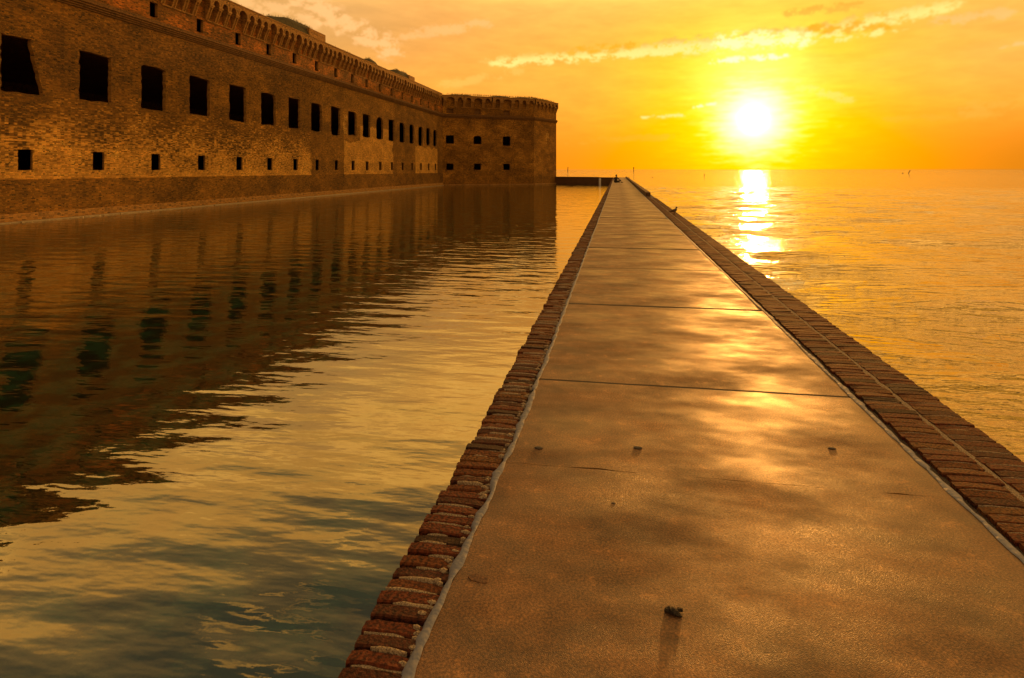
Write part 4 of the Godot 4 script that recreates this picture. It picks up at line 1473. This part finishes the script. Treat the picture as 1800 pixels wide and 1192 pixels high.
func make_small_things() -> void:
	# channel marks: [x, foot y, metres out of the water, radius, lean, head, label]
	for m: Array in [
		[998, 302.0, 7.2, 0.55, 0.05, false, "thin dark channel pole on the horizon close to the bastion"],
		[1114, 302.0, 6.6, 0.5, 0.0, true, "channel pole with a dark square head on the horizon beyond the walk's end"],
		[1597, 305.2, 2.7, 0.25, 0.42, false, "leaning dark pole standing in the sea near the right edge"],
		[1238, 309.6, 1.0, 0.13, 0.0, false, "short dark stake standing in the sea left of the sun's glitter"],
	]:
		var p := ground(m[0], m[1], 0.0)
		var pole := node("channel_marker", self, Transform3D(Basis(Vector3(0, 0, 1), -m[4]), p))
		tag(pole, m[6], "marker", "marks standing out in the sea")
		var st := begin()
		tube(st, Vector3(0, -1.5, 0), Vector3(0, m[2], 0), m[3], m[3] * 0.85, 10)
		obj("pole", done(st), mats.dark_pole, pole)
		if m[5]:
			var h := begin()
			box(h, Vector3(-0.75, m[2] - 1.9, -0.6), Vector3(0.75, m[2] + 0.1, 0.6))
			obj("head", done(h), mats.dark_pole, pole)
	for f: Array in [[1147, 311.8, 0.16, "tiny dark float on the sea just right of the walk's far end"], [1587, 304.8, 0.5, "tiny dark float beside the leaning pole"]]:
		var p := ground(f[0], f[1], 0.0)
		var fl := node("float_buoy", self, Transform3D(Basis(), p))
		tag(fl, f[3], "buoy")
		var st := begin()
		var r: float = f[2]
		tube(st, Vector3(0, -r * 0.6, 0), Vector3(0, r * 0.3, 0), r * 0.8, r, 12)
		tube(st, Vector3(0, r * 0.3, 0), Vector3(0, r * 0.9, 0), r, r * 0.45, 12)
		obj("hull", done(st), mats.dark_pole, fl)
		var t := begin()
		tube(t, Vector3(0, r * 0.9, 0), Vector3(0, r * 1.5, 0), r * 0.2, r * 0.18, 8)
		obj("top", done(t), mats.dark_pole, fl)
	# white pile at the foot of the cross wall
	var wp := node("white_pile", self, Transform3D(Basis(), ground(1054.5, 324.6, 0.0)))
	tag(wp, "short white pile standing in the moat before the cross wall", "pile")
	var ps := begin()
	tube(ps, Vector3(0, -1.24, 0), Vector3(0, 1.0, 0), 0.19, 0.18, 14)
	obj("post", done(ps), mats.white_paint, wp)
	var pc := begin()
	tube(pc, Vector3(0, 1.0, 0), Vector3(0, 1.08, 0), 0.21, 0.15, 14)
	obj("cap", done(pc), mats.white_paint, wp)
	# a burnt scrap of wood and some pebbles on the walk
	var w := ground(1183, 1079, SLAB_Y)
	var scrap := node("wood_scrap", self, Transform3D(Basis(Vector3.UP, -0.42), w))
	tag(scrap, "dark splintered scrap of wood lying on the nearest slab", "wood")
	var st := begin()
	var prev := []
	for i in 8:
		var f := i / 7.0
		var x := (f - 0.5) * 0.052
		var r := 0.0085 * sin(PI * clampf(f * 0.86 + 0.10, 0.0, 1.0)) + 0.0012
		var ring := []
		for k in 8:
			var a := TAU * k / 8.0
			var j := 1.0 + 0.35 * noise_c.get_noise_3d(x * 900.0, cos(a) * 7.0, sin(a) * 7.0)
			ring.append(Vector3(x + 0.002 * rng.randf_range(-1, 1), maxf(r * j * (0.9 + sin(a)), 0.0), r * 1.25 * j * cos(a)))
		if prev:
			for k in 8:
				var l := (k + 1) % 8
				quad(st, prev[l], prev[k], ring[k], ring[l], -1)
		prev = ring
	obj("splinter", done(st), mats.charred_wood, scrap)
	var s2 := begin()
	box(s2, Vector3(0.014, 0.004, -0.010), Vector3(0.029, 0.013, -0.003))
	obj("stub", done(s2), mats.charred_wood, scrap, Transform3D(Basis(Vector3(0, 1, 0), 0.5), Vector3.ZERO))
	for p: Array in [[947, 788, 0.020, "dark pebble on the walk near the left edge"], [1121, 788, 0.021, "dark pebble in the middle of the walk before the second joint"], [1462, 789, 0.018, "flat dark pebble near the right edge of the walk"], [1078, 885, 0.008, "tiny dark pebble just below the short crack"]]:
		var at := ground(p[0], p[1], SLAB_Y)
		var s := begin()
		var r: float = p[2]
		var rows := 6
		var cols := 9
		for j in rows:
			for i in cols:
				var q := []
				for c: Array in [[i, j], [i + 1, j], [i + 1, j + 1], [i, j + 1]]:
					var a: float = TAU * (c[0] % cols) / cols
					var e: float = -PI * 0.28 + (PI * 0.78) * c[1] / rows
					var v := Vector3(cos(a) * cos(e), sin(e), sin(a) * cos(e))
					var k := 1.0 + 0.4 * noise_c.get_noise_3d(v.x * 6.0 + p[0], v.y * 6.0, v.z * 6.0)
					q.append(Vector3(v.x * r * k, v.y * r * 0.22 * k + r * 0.12, v.z * r * 0.62 * k))
				quad(s, q[1], q[0], q[3], q[2], 1)
		tag(obj("pebble", done(s), mats.pebble_stone, self, Transform3D(Basis(Vector3.UP, rng.randf() * 0.6 - 0.3), at)), p[3], "pebble", "pebbles scattered on the walk")

# ----------------------------------------------------------------

func _ready() -> void:
	rng.seed = 20240611
	# camera: level, with the lens shifted down
	var cam := Camera3D.new()
	cam.name = "camera"
	cam.position = Vector3(0, CAM_Y, 0)
	cam.rotation_degrees = Vector3(0, 9.7646, 0)
	cam.near = 0.1
	cam.far = 60000.0
	cam.projection = Camera3D.PROJECTION_FRUSTUM
	cam.size = 0.1 * 1192.0 / 1075.0
	cam.frustum_offset = Vector2(0, -0.1 * 297.0 / 1075.0)
	cam.current = true
	add_child(cam)
	# sky and exposure
	var env := Environment.new()
	env.background_mode = Environment.BG_SKY
	var sky := Sky.new()
	sky.sky_material = make_sky()
	env.sky = sky
	env.tonemap_mode = Environment.TONE_MAPPER_LINEAR
	env.tonemap_exposure = 1.0
	env.sdfgi_enabled = true
	env.ssao_enabled = true
	env.ssil_enabled = true
	var world := WorldEnvironment.new()
	world.name = "world"
	world.environment = env
	add_child(world)
	# the veiled sun, low over the sea
	var sun := DirectionalLight3D.new()
	sun.name = "sun"
	sun.light_color = Color(1.0, 0.66, 0.30)
	sun.light_energy = 0.45
	sun.light_angular_distance = 1.5
	sun.shadow_enabled = true
	var az := deg_to_rad(SUN_AZ)
	var el := deg_to_rad(SUN_EL)
	var to_sun := Vector3(sin(az) * cos(el), sin(el), -cos(az) * cos(el))
	sun.basis = Basis.looking_at(-to_sun, Vector3.UP)
	add_child(sun)
	print("sky ", Time.get_ticks_msec())
	make_materials()
	print("materials ", Time.get_ticks_msec())
	make_water()
	make_fort()
	print("fort ", Time.get_ticks_msec())
	make_moat_wall()
	print("wall ", Time.get_ticks_msec())
	make_person()
	make_bird()
	make_small_things()
	print("done ", Time.get_ticks_msec())
